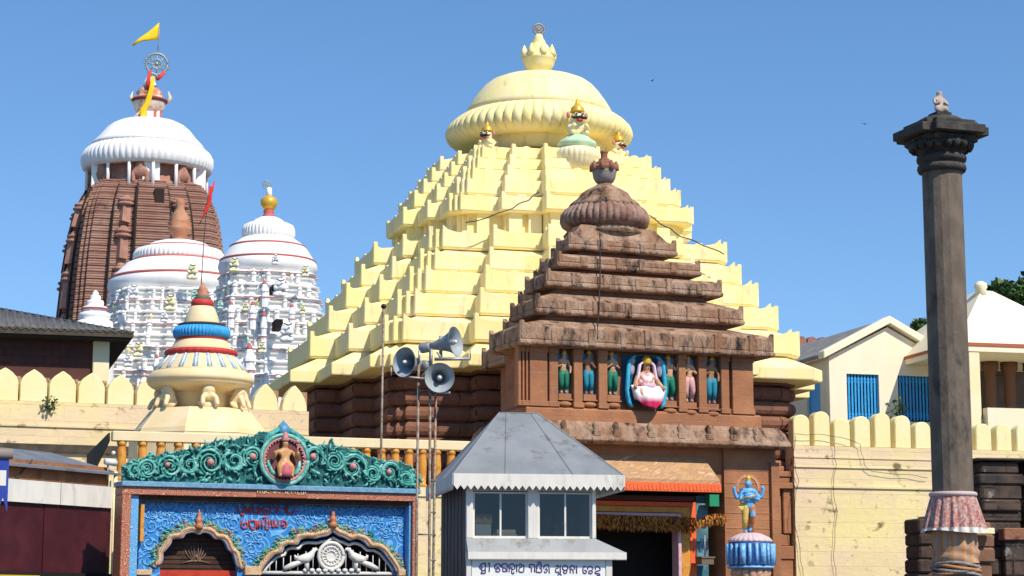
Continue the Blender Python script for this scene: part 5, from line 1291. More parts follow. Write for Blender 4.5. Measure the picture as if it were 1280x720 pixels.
for j in range(20):
    a = 2 * pi * j / 20
    for da, mm, w in ((-.045, SKYB, .02), (.045, SKYB, .02), (0, WPAINT, .035)):
        MB().tube([(Q_[0][0] * cos(a + da), Q_[0][0] * sin(a + da), Q_[0][1]), (Q_[1][0] * cos(a + da), Q_[1][0] * sin(a + da), Q_[1][1])], w, 5).build('painted_rib', mm, sr)
shl([(36, 493), (46, 490), (60, 486), (65, 482), (65, 479.5), (66.5, 479), (66.5, 475), (64, 471), (60, 466.5), (50, 466)], CRS, 'wide_rim')
shl([(36, 516), (36, 490), (40, 488)], CRS, 'neck')
bb = axis_prof(Q, [(86, 546), (84, 540), (63, 514), (38, 513)], 250)
MB().lathe(bb, 8, smooth=False, rot=pi / 8).build('sloping_base', CRS, sr)
zq0 = bb[0][1]; MB().lathe([(bb[0][0] * 1.03, 0), (bb[0][0] * 1.03, zq0 - .02), (.1, zq0 - .02)], 8, smooth=False, rot=pi / 8).build('plinth', CRS, sr)
for i, a in enumerate((-150, -90, -35, 30, 150)):
    aa = radians(a); rr = 44 * Q.k(); zz = Q.hy(250, 513, 0)[1]
    fig = skin('lion_figure', [[(0, .1, .1, .2), (0, 0, .35, .17), (0, -.08, .58, .15), (0, -.1, .74, .13), (0, -.22, .7, .07)], [(0, 0, .35, .17), (-.18, -.2, .3, .07), (-.2, -.3, .05, .07)], [(0, 0, .35, .17), (.18, -.2, .3, .07), (.2, -.3, .05, .07)], [(0, .1, .1, .2), (-.25, -.05, .1, .1)], [(0, .1, .1, .2), (.25, -.05, .1, .1)]], CRS, sr)
    rr = 50 * Q.k(); fig.location = (rr * cos(aa), rr * sin(aa), zz - .05); fig.rotation_euler = (0, 0, aa + pi / 2); fig.scale = (1.05, 1.05, 1.05)
fp = thing('flag_rod', 'thin dark rod with a red pennant above the small painted shrine', 'flag', Q)
x, z = Q.hy(251.5, 356, 0); x2, z2 = Q.hy(260, 244, 0)
MB().tube([(x, 0, z), ((x + x2) / 2 - .02, 0, (z + z2) / 2), (x2, 0, z2)], .014, 6).build('rod', DKR, fp)
def rag(uvs, fr, c, m_, name, par, th=.015):
    pts = [fr.hy(u, v, c) for u, v in uvs]
    n = len(pts) // 2; vs = []; 
    for i in range(n):
        a, b = pts[i], pts[-1 - i]; t = i / max(1, n - 1)
        for s in range(4): f = s / 3; vs.append((a[0] + (b[0] - a[0]) * f, c + .12 * sin(5 * t + 2 * f), a[1] + (b[1] - a[1]) * f))
    fs = [(i * 4 + s, i * 4 + s + 1, (i + 1) * 4 + s + 1, (i + 1) * 4 + s) for i in range(n - 1) for s in range(3)]
    o = MB().add(vs, fs, 0, True).build(name, m_, par); o.modifiers.new('s', 'SOLIDIFY').thickness = th; return o
REDC2 = mat('red_flag_cloth', (.55, .03, .02), .7)
rag([(262, 232), (261, 248), (255, 262), (250, 279), (249, 281), (260, 262), (264, 250), (266, 232)], Q, 0, REDC2, 'pennant', fp)

# ---------------------------------------------------------------- crenellated boundary walls
def merlon(fr, u, vt, vb, wpx, label, cat, group, m_, ogee, sun=0, th=.42):
    x, zt = fr.hy(u, vt); _, zb = fr.hy(u, vb); w = wpx * fr.k() / fr.c * .5
    prof = [(-w, 0)]
    h = zt - zb
    if ogee: prof += [(-w, h - w * 1.1), (-w * .86, h - w * .72), (-w * .55, h - w * .36), (-w * .2, h - w * .12), (0, h), (w * .2, h - w * .12), (w * .55, h - w * .36), (w * .86, h - w * .72), (w, h - w * 1.1)]
    else: prof += [(w * cos(pi - pi * j / 12), h - w * .9 + w * .9 * sin(pi * j / 12)) for j in range(13)]
    prof += [(w, 0)]
    return prof, x, zb, th
LW = Fr(80, 520, 64, 22)
lw = thing('cream_boundary_wall', 'cream boundary wall with pointed merlons below the corrugated roof at left', 'wall', LW)
zbw = (LW.hy(10, 500)[1] + LW.hy(150, 506)[1]) / 2
x0, _ = LW.hy(-80, 520); x1, _ = LW.hy(386, 520)
MB().box(x0, x1, 0, .6, 0, zbw).build('wall', WALLY, lw)
zz = LW.hy(80, 533)[1]; MB().box(x0, x1, -.05, .0, zz - .04, zz + .02).build('string_course', WALLY, lw)
zz = LW.hy(80, 556)[1]; MB().box(x0, x1, -.12, .0, zz - .25, zz - .0).build('dark_ledge', DKR, lw)
for i in range(12):
    u = -29 + 36.2 * i
    pr_, x, zb, th = merlon(LW, u, 458.5 + .062 * u, 502, 30.5, '', '', '', None, True)
    hgt = LW.hy(u, 458.5 + .062 * (u))[1] - zbw
    MB().prismy([(x + a, zbw - .0 + b * hgt / pr_[4 + 1][1] if b else zbw - .002) for a, b in pr_], .04, .46).build('merlon', MERL, lw, bevel=.02)
    MB().box(x + .36, x + .56, .5, .62, zbw, zbw + hgt * .8).build('brick_infill', mat('infill_brick', (.40, .26, .17), .9, col2=(.3, .16, .1), scale=3, brick=(.3, .14, (.12, .07, .05), .02)) if i == 0 else bpy.data.materials['infill_brick'], lw)
RW = Fr(1090, 600, 70, 17)
rw = thing('yellow_boundary_wall', 'long weathered yellow boundary wall with rounded merlons at right', 'wall', RW)
zbw = (RW.hy(1000, 556)[1] + RW.hy(1160, 562)[1]) / 2
x0, _ = RW.hy(993, 600); x1, _ = RW.hy(1560, 600)
MB().box(x0, x1, 0, .7, 0, zbw).build('wall', WALLY, rw)
for v, d, h in ((572, .03, .05), (584, .05, .04), (609, .06, .07)):
    zz = (RW.hy(1000, v)[1] + RW.hy(1140, v + 3)[1]) / 2; MB().box(x0, x1, -d, 0, zz, zz + h).build('string_course', WALLY, rw)
RM = random.Random(4)
TOPS = {1003: 518, 1027: 514, 1053: 523, 1078: 520, 1104: 516, 1130: 519, 1155: 527}
for i in range(1, 22):
    u = 977 + 25.3 * i; vt = TOPS.get(min(TOPS, key=lambda t: abs(t - u)), 523) if u < 1165 else 528 + .02 * (u - 1165)
    pr_, x, zb, th = merlon(RW, u, vt, 560, 21, '', '', '', None, False)
    _, zt = RW.hy(u, vt); hgt = zt - zbw; top_ = max(b for a, b in pr_)
    MB().prismy([(x + a, zbw - .002 + b * hgt / top_) for a, b in pr_], .05, .5).build('merlon', MERL, rw, bevel=.03)
# wires over the yellow wall
def wire(label, fr, uvs, c, r=.009):
    pts = [fr.hy(u, v, c) for u, v in uvs]; p3 = [fr.w(x, c, z) for x, z in pts]
    sm_ = []
    for i in range(len(p3) - 1):
        for t in range(6):
            a, b = p3[i], p3[i + 1]; sm_.append(a.lerp(b, t / 6) + Vector((.02 * sin(7 * (i + t / 6)), 0, .02 * cos(5 * (i + t / 6)))))
    sm_.append(p3[-1]); return tag(MB().tube(sm_, r, 5).build('cable', BLACK), label, 'cable', 'cables strung on the temple walls')
wire('leftmost cable hanging down the yellow wall beside the ribbed stone', RW, [(994, 545), (992, 575), (998, 600), (992, 640), (1000, 690), (1004, 722)], -.1)
wire('second cable hanging down the yellow wall from the merlons', RW, [(1042, 555), (1045, 580), (1041, 610), (1046, 640), (1042, 690), (1045, 722)], -.1)
wire('cable sagging across the yellow merlons then running right along the wall', RW, [(992, 543), (1020, 543), (1050, 546), (1075, 555), (1080, 580), (1090, 590), (1130, 593), (1160, 597)], -.12)
wire('dark cable sagging across the yellow roof left of the brown crown', Y, [(582, 279), (610, 272), (640, 260), (660, 250), (674, 240)], -6.3, .02)
wire('dark cable running down the yellow roof right of the brown crown', Y, [(812, 270), (835, 285), (852, 296), (870, 302), (905, 318)], -6.6, .02)

# ---------------------------------------------------------------- building with corrugated roof behind the left wall
U = Fr(128, 470, 78, 16)
cb = thing('tin_roofed_house', 'dark maroon walled house with corrugated tin roof and cream corner post', 'house', U)
xe, ze = U.hy(168, 415)
xl = -10.5
CORR = mat('corrugated_sheet', (.10, .10, .098), .7, metal=.2, col2=(.15, .145, .14), scale=1.5, stain=(.05, .045, .04), sscale=.8)
q = MB(); n = 160; xs = [xl + (xe - xl) * j / n for j in range(n + 1)]
run = 6.0; rise = 1.75
v = []
for j in range(n * 4 + 1):
    x = xl + (xe - xl) * j / (n * 4); zz = .045 * cos(2 * pi * (x - xe) / .30)
    # front slope clipped by the hip at the right end
    d = min(run, (xe - x) * run / 6.0 + .001)
    v += [(x, 0, ze + zz), (x, d, ze + rise * d / run + zz)]
q.add(v, [(2 * j, 2 * j + 1, 2 * j + 3, 2 * j + 2) for j in range(n * 4)], 0, True)
q.add([(xe, 0, ze - .02), (xe, 12, ze - .02), (xe - 6, 6, ze + rise)], [(0, 1, 2)], 0)
o = q.build('corrugated_roof', CORR, cb); o.modifiers.new('s', 'SOLIDIFY').thickness = .03
MB().box(xl, xe - .02, .03, .12, ze - .22, ze + .03).build('fascia', DKR, cb)
MB().box(xe - .12, xe - .04, .12, 12, ze - .22, ze - .06).build('fascia', DKR, cb)
MB().box(xl, xe - .15, .1, 11, ze - .3, ze - .22).build('soffit', mat('dark_soffit', (.03, .025, .022), .9), cb)
xw, zw = U.hy(116, 440, 1.0); xp, _ = U.hy(137, 440, .8)
MRW = mat('dark_maroon_wall', (.10, .040, .032), .85, col2=(.075, .032, .028), scale=1, brick=(.6, .3, (.04, .018, .015), .02))
MB().box(xl, xw, 1.0, 8, 0, ze - .3).build('wall', MRW, cb)
MB().box(xw + .002, xp, .8, 1.5, 0, ze - .3).build('corner_post', CREAM, cb, bevel=.03)
MB().box(xl, xw, .6, .98, 0, U.hy(60, 476, .8)[1]).build('base_wall', MERL, cb)

# ---------------------------------------------------------------- gabled cream house with blue grilles, behind the yellow wall
GH = Fr(1100, 480, 84, 16)
gh = thing('gabled_cream_house', 'cream gabled house with two blue barred windows behind the yellow wall', 'house', GH)
xL, zE_ = GH.hy(1036, 446); xA, zA_ = GH.hy(1109, 409); xR = 2 * xA - xL
GHW = mat('pale_pink_cream_wall', (.84, .74, .55), .7, col2=(.85, .76, .60), scale=.7, spec=.1, bump=.2, bscale=4, stain=(.52, .42, .28), sscale=1.2, slo=.62, shi=.80, stretch=(1.6, 1.6, .5))
wins = []
for u0, u1 in ((1058, 1100), (1122, 1165)):
    a, zt = GH.hy(u0, 467); b, zb = GH.hy(u1, 526); wins.append((a, b, zb, zt))
(a0, b0, zb_, zt_), (a1, b1, _, _) = wins
front = [(xL, 0, a0, None), (b0, 0, a1, None), (b1, 0, xR, None)]
for xa, _, xb, _ in front: MB().box(xa, xb, 0, .3, zb_, zt_).build('wall', GHW, gh)
MB().box(xL, xR, 0, .3, 0, zb_).build('wall', GHW, gh)
MB().prismy([(xL, zt_), (xR, zt_), (xR, zE_), (xA, zA_ - .0), (xL, zE_)], 0, .3).build('gable_wall', GHW, gh)
q = MB(); t = .32
q.prismy([(xL - .35, zE_ - .12), (xA, zA_ + .12), (xR + .35, zE_ - .12), (xR + .35, zE_ + .22), (xA, zA_ + .46), (xL - .35, zE_ + .22)], -.28, .3); q.build('gable_coping', GHW, gh, bevel=.03)
GRT = mat('grey_roof_tiles', (.20, .19, .18), .8, col2=(.28, .26, .24), scale=2)
MB().prismy([(xL - .3, zE_ - .05), (xA, zA_ + .2), (xR + .3, zE_ - .05), (xR + .3, zE_ + .12), (xA, zA_ + .36), (xL - .3, zE_ + .12)], .3, 9).build('roof', GRT, gh)
yy0, zt3 = GH.hx(1025, 478, xL); yy1, _ = GH.hx(1008, 478, xL)
SHW = mat('side_cream_wall', (.80, .68, .48), .75)
MB().box(xL, xL + .3, .302, yy0, 0, zE_).build('side_wall', SHW, gh); MB().box(xL, xL + .3, yy0, yy1, 0, zb_).build('side_wall', SHW, gh); MB().box(xL, xL + .3, yy0, yy1, zt_, zE_).build('side_wall', SHW, gh); MB().box(xL, xL + .3, yy1, 9, 0, zE_).build('side_wall', SHW, gh)
MB().box(xL + .1, xL + .16, yy0, yy1, zb_, zt_).build('blue_shutter', BLUE, gh)
MB().box(xR - .3, xR, .302, 9, 0, zE_).build('side_wall', SHW, gh); MB().box(xL + .3, xR - .3, 8.7, 9, 0, zE_).build('back_wall', SHW, gh)
MB().box(xL + .32, xR - .32, 1.6, 1.7, 0, zE_).build('dark_room', mat('navy_room', (.01, .03, .07), .9), gh)
for a, b, zb, zt in wins:
    q = MB(); 
    for j in range(1, 10):
        x = a + (b - a) * j / 10; q.box(x - .042, x + .042, .1, .14, zb, zt)
    for f in (.08, .14, .84, .90): q.box(a, b, .142, .17, zb + (zt - zb) * f - .03, zb + (zt - zb) * f + .03)
    q.box(a, a + .05, .09, .18, zb, zt); q.box(b - .05, b, .09, .18, zb, zt)
    q.build('window_grille', BLUE, gh)
# distant red merlons behind it
RDW = Fr(1030, 430, 98, 16)
rd = thing('red_stone_wall', 'distant red stone wall top with rounded merlons left of the gabled house', 'wall', RDW)
x0, _ = RDW.hy(975, 440); x1, _ = RDW.hy(1190, 440); zr_ = RDW.hy(1020, 441)[1]
RDS = mat('distant_red_stone', (.26, .12, .095), .9, col2=(.32, .17, .13), scale=1)
MB().box(x0, x1, 0, .8, 0, zr_).build('wall', RDS, rd)
for i in range(13):
    u = 990 + 13.2 * i; x, zt = RDW.hy(u, 420 + .04 * (u - 1010)); w = .25
    MB().prismy([(x + a, z) for a, z in [(-w, zr_ - .01)] + [(w * cos(pi - pi * j / 8), zt - w + w * sin(pi * j / 8)) for j in range(9)] + [(w, zr_ - .01)]], .1, .5).build('merlon', RDS, rd)

# ---------------------------------------------------------------- open pavilion at the right edge
V = Fr(1245, 440, 80, 14)
pv = thing('cream_pavilion', 'cream open pavilion with steep pyramid roof, red line and knob at the right edge', 'pavilion', V)
xA_, zA2 = V.hy(1227, 364); xl_, zl = V.hy(1196, 427); xr_, zr2 = V.hy(1385, 436); zE3 = (zl + zr2) / 2 + .04
zE3 = V.hy(1240, 429)[1]
xm = (xl_ + xr_) / 2
PVC = mat('pavilion_cream', (.84, .75, .53), .7, col2=(.85, .77, .58), scale=.8, spec=.1, stain=(.6, .52, .36), sscale=1, slo=.7, shi=.85)
x1a, z1a = V.hy(1280, 386, 2.5)
q = MB()
apx = V.hy(1226, 364, 2.5)[0]
q.loft([[(xl_, 0, zE3), (xr_, 0, zE3), (xr_, 9, zE3), (xl_, 9, zE3)], [(apx - .02, 2.4, V.hy(1226, 363, 2.5)[1]), (apx + .5, 2.4, V.hy(1226, 364, 2.5)[1]), (apx + 5, 7, zE3 + .8), (apx - .02, 3.5, V.hy(1226, 363, 2.5)[1])]])
q.build('roof', PVC, pv)
xk, zk = V.hy(1226, 362, 2.4); MB().lathe([(.25, -.35), (.22, 0), (.28, .1), (.24, .26), (.1, .34), (.01, .36)], 16, c=(xk, 2.4, zk)).build('knob', PVC, pv)
MB().box(xl_ - .02, xr_, -.06, 9, zE3 - .14, zE3 - .002).build('red_line', mat('red_oxide_line', (.42, .12, .05), .7), pv)
zbm = V.hy(1240, 440)[1]; MB().box(xl_, xr_, -.03, 9, zbm, zE3 - .142).build('beam', PVC, pv)
zfl = V.hy(1250, 514)[1]
for u0, u1, yy, m_ in ((1212, 1226, 0, CREAM), (1318, 1332, 0, CREAM)):
    a, _ = V.hy(u0, 480); b, _ = V.hy(u1, 480); MB().box(a, b, yy, yy + .45, zfl - 1, zbm).build('column', m_, pv, bevel=.03)
for u in (1238, 1262, 1290):
    x, _ = V.hy(u, 480, 3); MB().lathe([(.32, zfl - .3), (.3, zfl), (.24, zfl + .3), (.24, zbm - .5), (.36, zbm - .3), (.36, zbm)], 12, c=(x, 3, 0)).build('inner_column', mat('brown_column', (.16, .08, .05), .8) if u == 1238 else bpy.data.materials['brown_column'], pv)
MB().box(xl_ + .3, xr_, 6, 6.3, 0, zbm).build('rear_wall', mat('dim_rear_wall', (.12, .09, .07), .9, brick=(.7, .4, (.05, .04, .03), .02), col2=(.16, .12, .09), scale=1), pv)
MB().box(V.hy(1230, 512)[0], xr_, -.3, .1, 0, zfl + .1).build('parapet', PVC, pv); MB().box(xl_ - .2, xr_, .12, 6, 0, zfl - .3).build('floor', PVC, pv)

# ---------------------------------------------------------------- broken brown masonry behind the pillar
RU = Fr(1230, 650, 58, 12)
ru = thing('ruined_masonry', 'dark soot-streaked broken masonry pier at the lower right edge', 'masonry', RU)
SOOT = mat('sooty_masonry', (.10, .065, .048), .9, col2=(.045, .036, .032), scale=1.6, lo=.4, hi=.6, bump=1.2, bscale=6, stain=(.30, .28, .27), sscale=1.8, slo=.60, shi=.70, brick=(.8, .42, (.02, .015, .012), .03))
RR = random.Random(8)
def rough_block(u0, u1, v0, v1, yy, depth, m_, name, par, n=7):
    a, zt = RU.hy(u0, v0, yy); b, zb = RU.hy(u1, v1, yy)
    if v1 > 719: zb = 0
    q = MB(); z = zt
    while z > zb + .05:
        h = RR.uniform(.3, .5); z0_ = max(zb, z - h)
        if z0_ - zb < .12: z0_ = zb
        q.box(a + RR.uniform(-.07, .07), b + RR.uniform(-.07, .07), yy + RR.uniform(-.08, .08), yy + depth, z0_ + .004, z); z = z0_
    return q.build(name, m_, par, bevel=.05)
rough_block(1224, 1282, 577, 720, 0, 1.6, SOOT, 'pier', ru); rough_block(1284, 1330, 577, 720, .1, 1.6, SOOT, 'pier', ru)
a, zt = RU.hy(1220, 573, 0); b, zb = RU.hy(1330, 578, 0); MB().box(a, b, -.12, 1.6, zb + .02, zt + .02).build('coping', DKR, ru, bevel=.03)
a, zt = RU.hy(1253, 660, -.3); b, zb = RU.hy(1330, 676, -.3); MB().box(a, b, -.4, 0.02, zb, zt).build('ledge', BROWN, ru, bevel=.03)
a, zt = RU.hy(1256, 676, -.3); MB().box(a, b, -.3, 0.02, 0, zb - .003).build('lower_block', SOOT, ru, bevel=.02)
lb = thing('low_stone_block', 'low brown stone block with rough left edge standing behind the pillar foot', 'masonry', RU)
LBM = mat('brown_block_stone', (.20, .10, .06), .9, col2=(.27, .15, .09), scale=1.5, bump=.8, bscale=7, stain=(.05, .035, .03), sscale=1.5, slo=.58, shi=.7)
rough_block(1147, 1166, 648, 720, -1.2, 1.0, mat('dark_edge_block', (.05, .03, .022), .9, col2=(.09, .055, .04), scale=2, bump=1, bscale=6), 'rough_edge', lb); rough_block(1166.5, 1243, 652, 720, -1.0, .9, LBM, 'block', lb)  # darker rough blocks at the left end
a, zt = RU.hy(1214, 660, -1.2); b, zb = RU.hy(1240, 668, -1.2); MB().box(a, b, -1.4, -1.1, zb, zt).build('ledge_slab', CREAM, lb, bevel=.02)
a, zt = RU.hy(1166.5, 644, -1.2); b, zb = RU.hy(1216, 652, -1.2); MB().box(a, b, -1.25, -.1, zb + .005, zt).build('top_slab', LBM, lb, bevel=.03)

# ---------------------------------------------------------------- tree beyond the pavilion, and plants growing from the walls
def leaves(mb, c, r, n, size, R, m=0, flat=1.0):
    for _ in range(n):
        while True:
            p = Vector((R.uniform(-1, 1), R.uniform(-1, 1), R.uniform(-1, 1)))
            if .25 < p.length < 1: break
        p = Vector((p.x * r, p.y * r, p.z * r * flat)) + Vector(c)
        d = Vector((R.uniform(-1, 1), R.uniform(-1, 1), R.uniform(-.6, 1))).normalized(); s = d.orthogonal().normalized(); L = size * R.uniform(.6, 1.3)
        a = R.uniform(0, 6.28); s = Matrix.Rotation(a, 3, d) @ s
        mb.add([p, p + d * L * .5 + s * L * .28, p + d * L, p + d * L * .5 - s * L * .28], [(0, 1, 2, 3)], m if isinstance(m, int) else R.choice(m))
LF = [mat('dark_leaf_green', (.03, .065, .018), .6, spec=.3), mat('mid_leaf_green', (.06, .12, .03), .6, spec=.3), mat('yellow_leaf_green', (.12, .17, .035), .6)]
BARK = mat('tree_bark', (.12, .085, .06), .9, bump=.8, bscale=12)
def tree(u, v, Yd, label, clumps, seed, lsz):
    R = random.Random(seed); p = at(u, v, Yd)
    t = thing('leafy_tree', label, 'tree', loc=(p.x, p.y, 0), group='trees beyond the right-hand buildings')
    q = MB(); q.tube([(0, 0, 0), (.2, .1, p.z * .45), (-.1, 0, p.z * .8)], [.5, .38, .2], 10)
    cr_ = MB()
    for du, dv, r in clumps:
        c = at(u + du, v + dv, Yd + R.uniform(-1.5, 1.5)) - Vector((p.x, p.y, 0))
        q.tube([(0, 0, p.z * .6), tuple((c + Vector((0, 0, p.z * .6))) / 2 + Vector((.2, 0, .3))), tuple(c)], [.16, .1, .03], 6)
        for s in range(4): leaves(cr_, c + Vector((R.uniform(-r, r) * .6, R.uniform(-r, r) * .6, R.uniform(-r, r) * .5)), r * R.uniform(.4, .8), 210, lsz, R, (0, 0, 1, 1, 2))
    q.build('trunk', BARK, t); cr_.build('crown', LF, t)
tree(1264, 391, 118, 'dark green leafy tree rising behind the cream pavilion roof', [(-22, -22, .6), (-10, -8, 1.0), (2, -17, 1.2), (12, -20, 1.2), (20, -6, 1.4), (30, -16, 1.4), (5, 5, 1.5), (30, 12, 1.6), (-6, 14, 1.3), (45, -12, 1.5)], 3, .42)
tree(1152, 415, 112, 'small dark tree top peeping out left of the tall pillar', [(-3, -4, .5), (2, 1, .6), (8, 3, .8), (4, 10, .8)], 5, .34)
def plant(name, label, fr, u, v, c, r, n, size, seed, m=(1, 2)):
    x, z = fr.hy(u, v, c); t = thing(name, label, 'plant', loc=fr.w(x, c, z), rz=fr.th); R = random.Random(seed)
    q = MB(); leaves(q, (0, -.05, 0), r, n, size, R, m); q.build('leaves', LF, t)
    MB().tube([(0, .1, -r), (0, 0, 0)], .015, 5).build('stem', BARK, t)
plant('wall_weed', 'green weed sprouting between the cream merlons at left', LW, 62, 506, -.06, .24, 90, .14, 1, (0, 1, 1))
plant('wall_weed', 'yellowish green shoot above the merlons before the right blue window', GH, 1121, 511, -.9, .42, 70, .22, 2, (1, 2))
for i_, (u, v, Yd, lab) in enumerate(((815, 101, 150, 'small dark bird gliding right of the yellow dome crown'), (1081, 155, 130, 'small dark bird gliding left of the tall pillar top'))):
    bt = thing('bird', lab, 'bird', loc=at(u, v, Yd), rz=.6 + i_, group='birds in the sky', scale=(.6, .6, .6))
    MB().ball((0, 0, 0), (.22, .07, .06), 8, 6).build('body', BLACK, bt)
    for sx in (-1, 1): MB().loft([[(-.08, sx * .04, 0), (.08, sx * .04, 0), (.08, sx * .04, .02)], [(-.12, sx * .4, .12), (-.02, sx * .4, .12), (-.02, sx * .4, .13)]]).build('wing', BLACK, bt)
# ---------------------------------------------------------------- the great brick tower far behind
Tw = Fr(181.5, 300, 190, 16)
tt = thing('great_tower', 'huge curved red-brown masonry tower with white ribbed crown at far left', 'temple tower', Tw)
HP = [(740, 136), (480, 128), (390, 119), (360, 116.5), (330, 113), (300, 108), (280, 104), (265, 99), (252, 92), (244, 86), (239, 80)]
TU = ratha(ca=.88, st=.06, k=.60, a=.27, pa=1.07, pr=1.15)
TU = [(x * .94 if abs(x) > .999 or abs(y) > .999 else x * .94, y * .94) for x, y in TU]
def tring(hp, v, f=1.0):
    z = Tw.hy(180, v, 0)[1] if v < 739 else 0.0
    h = hp * (Tw.Y * CP + (max(z, 2) - EYE) * SP) / F / 1.26
    return [(x * h * f, y * h * f, z) for x, y in TU], h, z
def interp(v):
    for (v0, h0), (v1, h1) in zip(HP, HP[1:]):
        if v1 <= v <= v0: return h0 + (h1 - h0) * (v0 - v) / (v0 - v1)
    return HP[-1][1]
rings = []
vv = 480.0; rings.append(tring(128, 740)[0])
N_ = 0
while vv > 239.5:
    hp = interp(vv); step = 3.1
    r0, h, z = tring(hp, vv); rings += [tring(hp, vv, .994)[0], tring(hp, vv - step * .25, 1.003)[0], tring(hp, vv - step * .7, 1.003)[0], tring(hp, vv - step * .8, .994)[0]]
    vv -= step
rings.append(tring(76, 238.5)[0])
MB().loft(rings).build('curved_body', BRICK, tt)
# dark tubes standing in for channel shade, and niche columns on the front and left faces
def facept(hp, v, fx, dep):
    z = Tw.hy(180, v, 0)[1]; h = hp * (Tw.Y * CP + (z - EYE) * SP) / F / 1.26
    return (fx * h * .94, -dep * h * .94, z)
CHN = mat('tower_shadow_gap', (.03, .018, .014), .9)
NCH = mat('carved_tower_stone', (.34, .16, .115), .9, col2=(.42, .23, .17), scale=1.2, bump=1, bscale=2)
for face in range(4):
    R90 = Matrix.Rotation(pi / 2 * face, 3, 'Z')
    if face == 1 or face == 2: continue
    for fx, dep, w in ((-.265, 1.165, .028), (-.6, 1.085, .02), (.265, 1.165, .02), (.6, 1.085, .02)):
        pts = [R90 @ Vector(facept(interp(v), v, fx, dep - .02)) for v in range(470, 242, -8)]
        MB().tube(pts, w * 5.5, 5).build('channel_shade', CHN, tt)
    for fx, dep in ((-.43, 1.07), (.43, 1.07)):
        for v0, v1 in ((470, 400), (396, 345), (341, 300), (296, 262)):
            q = MB(); a = Vector(facept(interp(v0), v0, fx, dep + .012)); b = Vector(facept(interp(v1), v1, fx, dep + .012))
            q.tube([R90 @ a, R90 @ (a * .3 + b * .7)], [.6, .56], 4, 0, False)
            for f, r in ((.70, .85), (.78, .6), (.84, .8), (.92, .45)):
                p = a.lerp(b, f); q.ball(R90 @ p, (r, r, .3), 10, 5)
            q.build('niche_column', NCH, tt)
# small window, recessed neck with lion brackets, white posts
MB().box(-.45, .45, -.5, .5, -.75, .75).build('small_opening', CHN, tt, loc=Vector(facept(interp(262), 262, .0 + .1, 1.10)))
pr = axis_prof(Tw, [(72, 244), (70, 240), (64, 236), (63, 205)], 186); MB().lathe(pr, 40).build('recessed_neck', NCH, tt)
RT_ = random.Random(2)
for j in range(16):
    a = 2 * pi * j / 16; z0 = Tw.hy(186, 238, 0)[1]; z1 = Tw.hy(186, 214, 0)[1]; r = 76 * Tw.k()
    MB().tube([(r * cos(a), r * sin(a), z0 - 1), (r * 1.0 * cos(a), r * 1.0 * sin(a), z1 + .5)], .17, 8).build('white_post', WHITE, tt)
    if j % 2:
        o = skin('crouching_figure', [[(0, .6, -1.1, .7), (0, 0, -.2, .8), (0, -.3, .6, .5), (0, -.5, 1.1, .55)], [(0, 0, -.2, .8), (-.8, -.5, -.3, .28), (-.7, -.6, -1.3, .25)], [(0, 0, -.2, .8), (.8, -.5, -.3, .28), (.7, -.6, -1.3, .25)], [(0, .6, -1.1, .7), (-.9, -.1, -1.0, .3)], [(0, .6, -1.1, .7), (.9, -.1, -1.0, .3)]], NCH, tt, 1)
        o.location = (r * .88 * cos(a + .18), r * .88 * sin(a + .18), (z0 + z1) / 2 - .2); o.rotation_euler = (0, 0, a + .18 + pi / 2); o.scale = (.85, .85, .95)
for j in range(6):
    a = 2 * pi * j / 6 - .55; r = 70 * Tw.k(); MB().box(-.8, .8, -.15, .15, z0 - .4, z1 + .4).build('white_panel', WHITE, tt, loc=(r * cos(a), r * sin(a), 0))
    tt.children[-1].rotation_euler = (0, 0, a + pi / 2)
def twl(prof, m_, name, n=64, ribs=0, amp=None): return MB().lathe(axis_prof(Tw, prof, 188), n, ribs=ribs, amp=amp).build(name, m_, tt)
twl([(68, 217), (76, 218), (80, 214), (82, 206), (81.5, 199), (78, 193), (72, 188), (62, 184)], WHITE, 'ribbed_cushion', 448, 64, [0, .01, .025, .035, .035, .03, .015, 0])
twl([(73, 189), (68, 182), (60, 174), (52, 164), (46, 159), (38, 155), (25, 152.5), (8, 152)], WHITE, 'bell_dome')
OFW = mat('stained_white_paint', (.66, .58, .50), .7, col2=(.48, .26, .17), scale=.8, lo=.5, hi=.62)
twl([(12, 156), (13, 150), (11, 147), (14, 143), (19, 136), (20.5, 130), (20.5, 127.5)], OFW, 'pot_bowl', 24)
twl([(20.5, 129), (22.5, 128), (22.5, 125.5), (20, 124.5)], mat('dark_red_band', (.18, .03, .025), .7), 'pot_band', 24)
TERP = mat('terracotta_white_paint', (.58, .22, .12), .7, col2=(.72, .55, .44), scale=1.1, lo=.48, hi=.58)
twl([(20, 126), (19, 122), (15, 120), (17, 117), (12, 111), (10, 109)], TERP, 'pot_leaves', 8)
twl([(9, 110), (8, 106), (6, 100), (4, 97)], WHITE, 'pot_cone', 20)
for sx in (-1, 1):
    x, z = Tw.hy(194 + sx * 21, 126, 0); x0_, z0_ = Tw.hy(188 + sx * 21, 128, 0); MB().tube([(x0_, 0, z0_), (x0_ + sx * .3, 0, z0_ + .5), (x0_ + sx * .1, 0, z0_ + 1.1)], [.25, .2, .05], 6).build('horn_ornament', OFW, tt)
for j in range(7):
    a = -pi / 2 + (j - 3) * .32; r0 = 36 * Tw.k(); r1 = 12.6 * Tw.k(); zlo = Tw.hy(188, 160, 0)[1]; zhi = Tw.hy(188, 152, 0)[1]
    r0 = 13.4 * Tw.k(); MB().box(-.32, .32, -.1, .1, zhi - 1.1, zhi + .9).build('stripe_panel', REDL if j % 2 == 0 else WHITE, tt, loc=(r0 * cos(a) + 0, r0 * sin(a), 0)); tt.children[-1].rotation_euler = (0, 0, a + pi / 2)
xw_, zw_ = Tw.hy(196, 80, 0)
WHM = mat('verdigris_wheel_metal', (.34, .36, .32), .5, metal=.5, col2=(.26, .32, .30), scale=3)
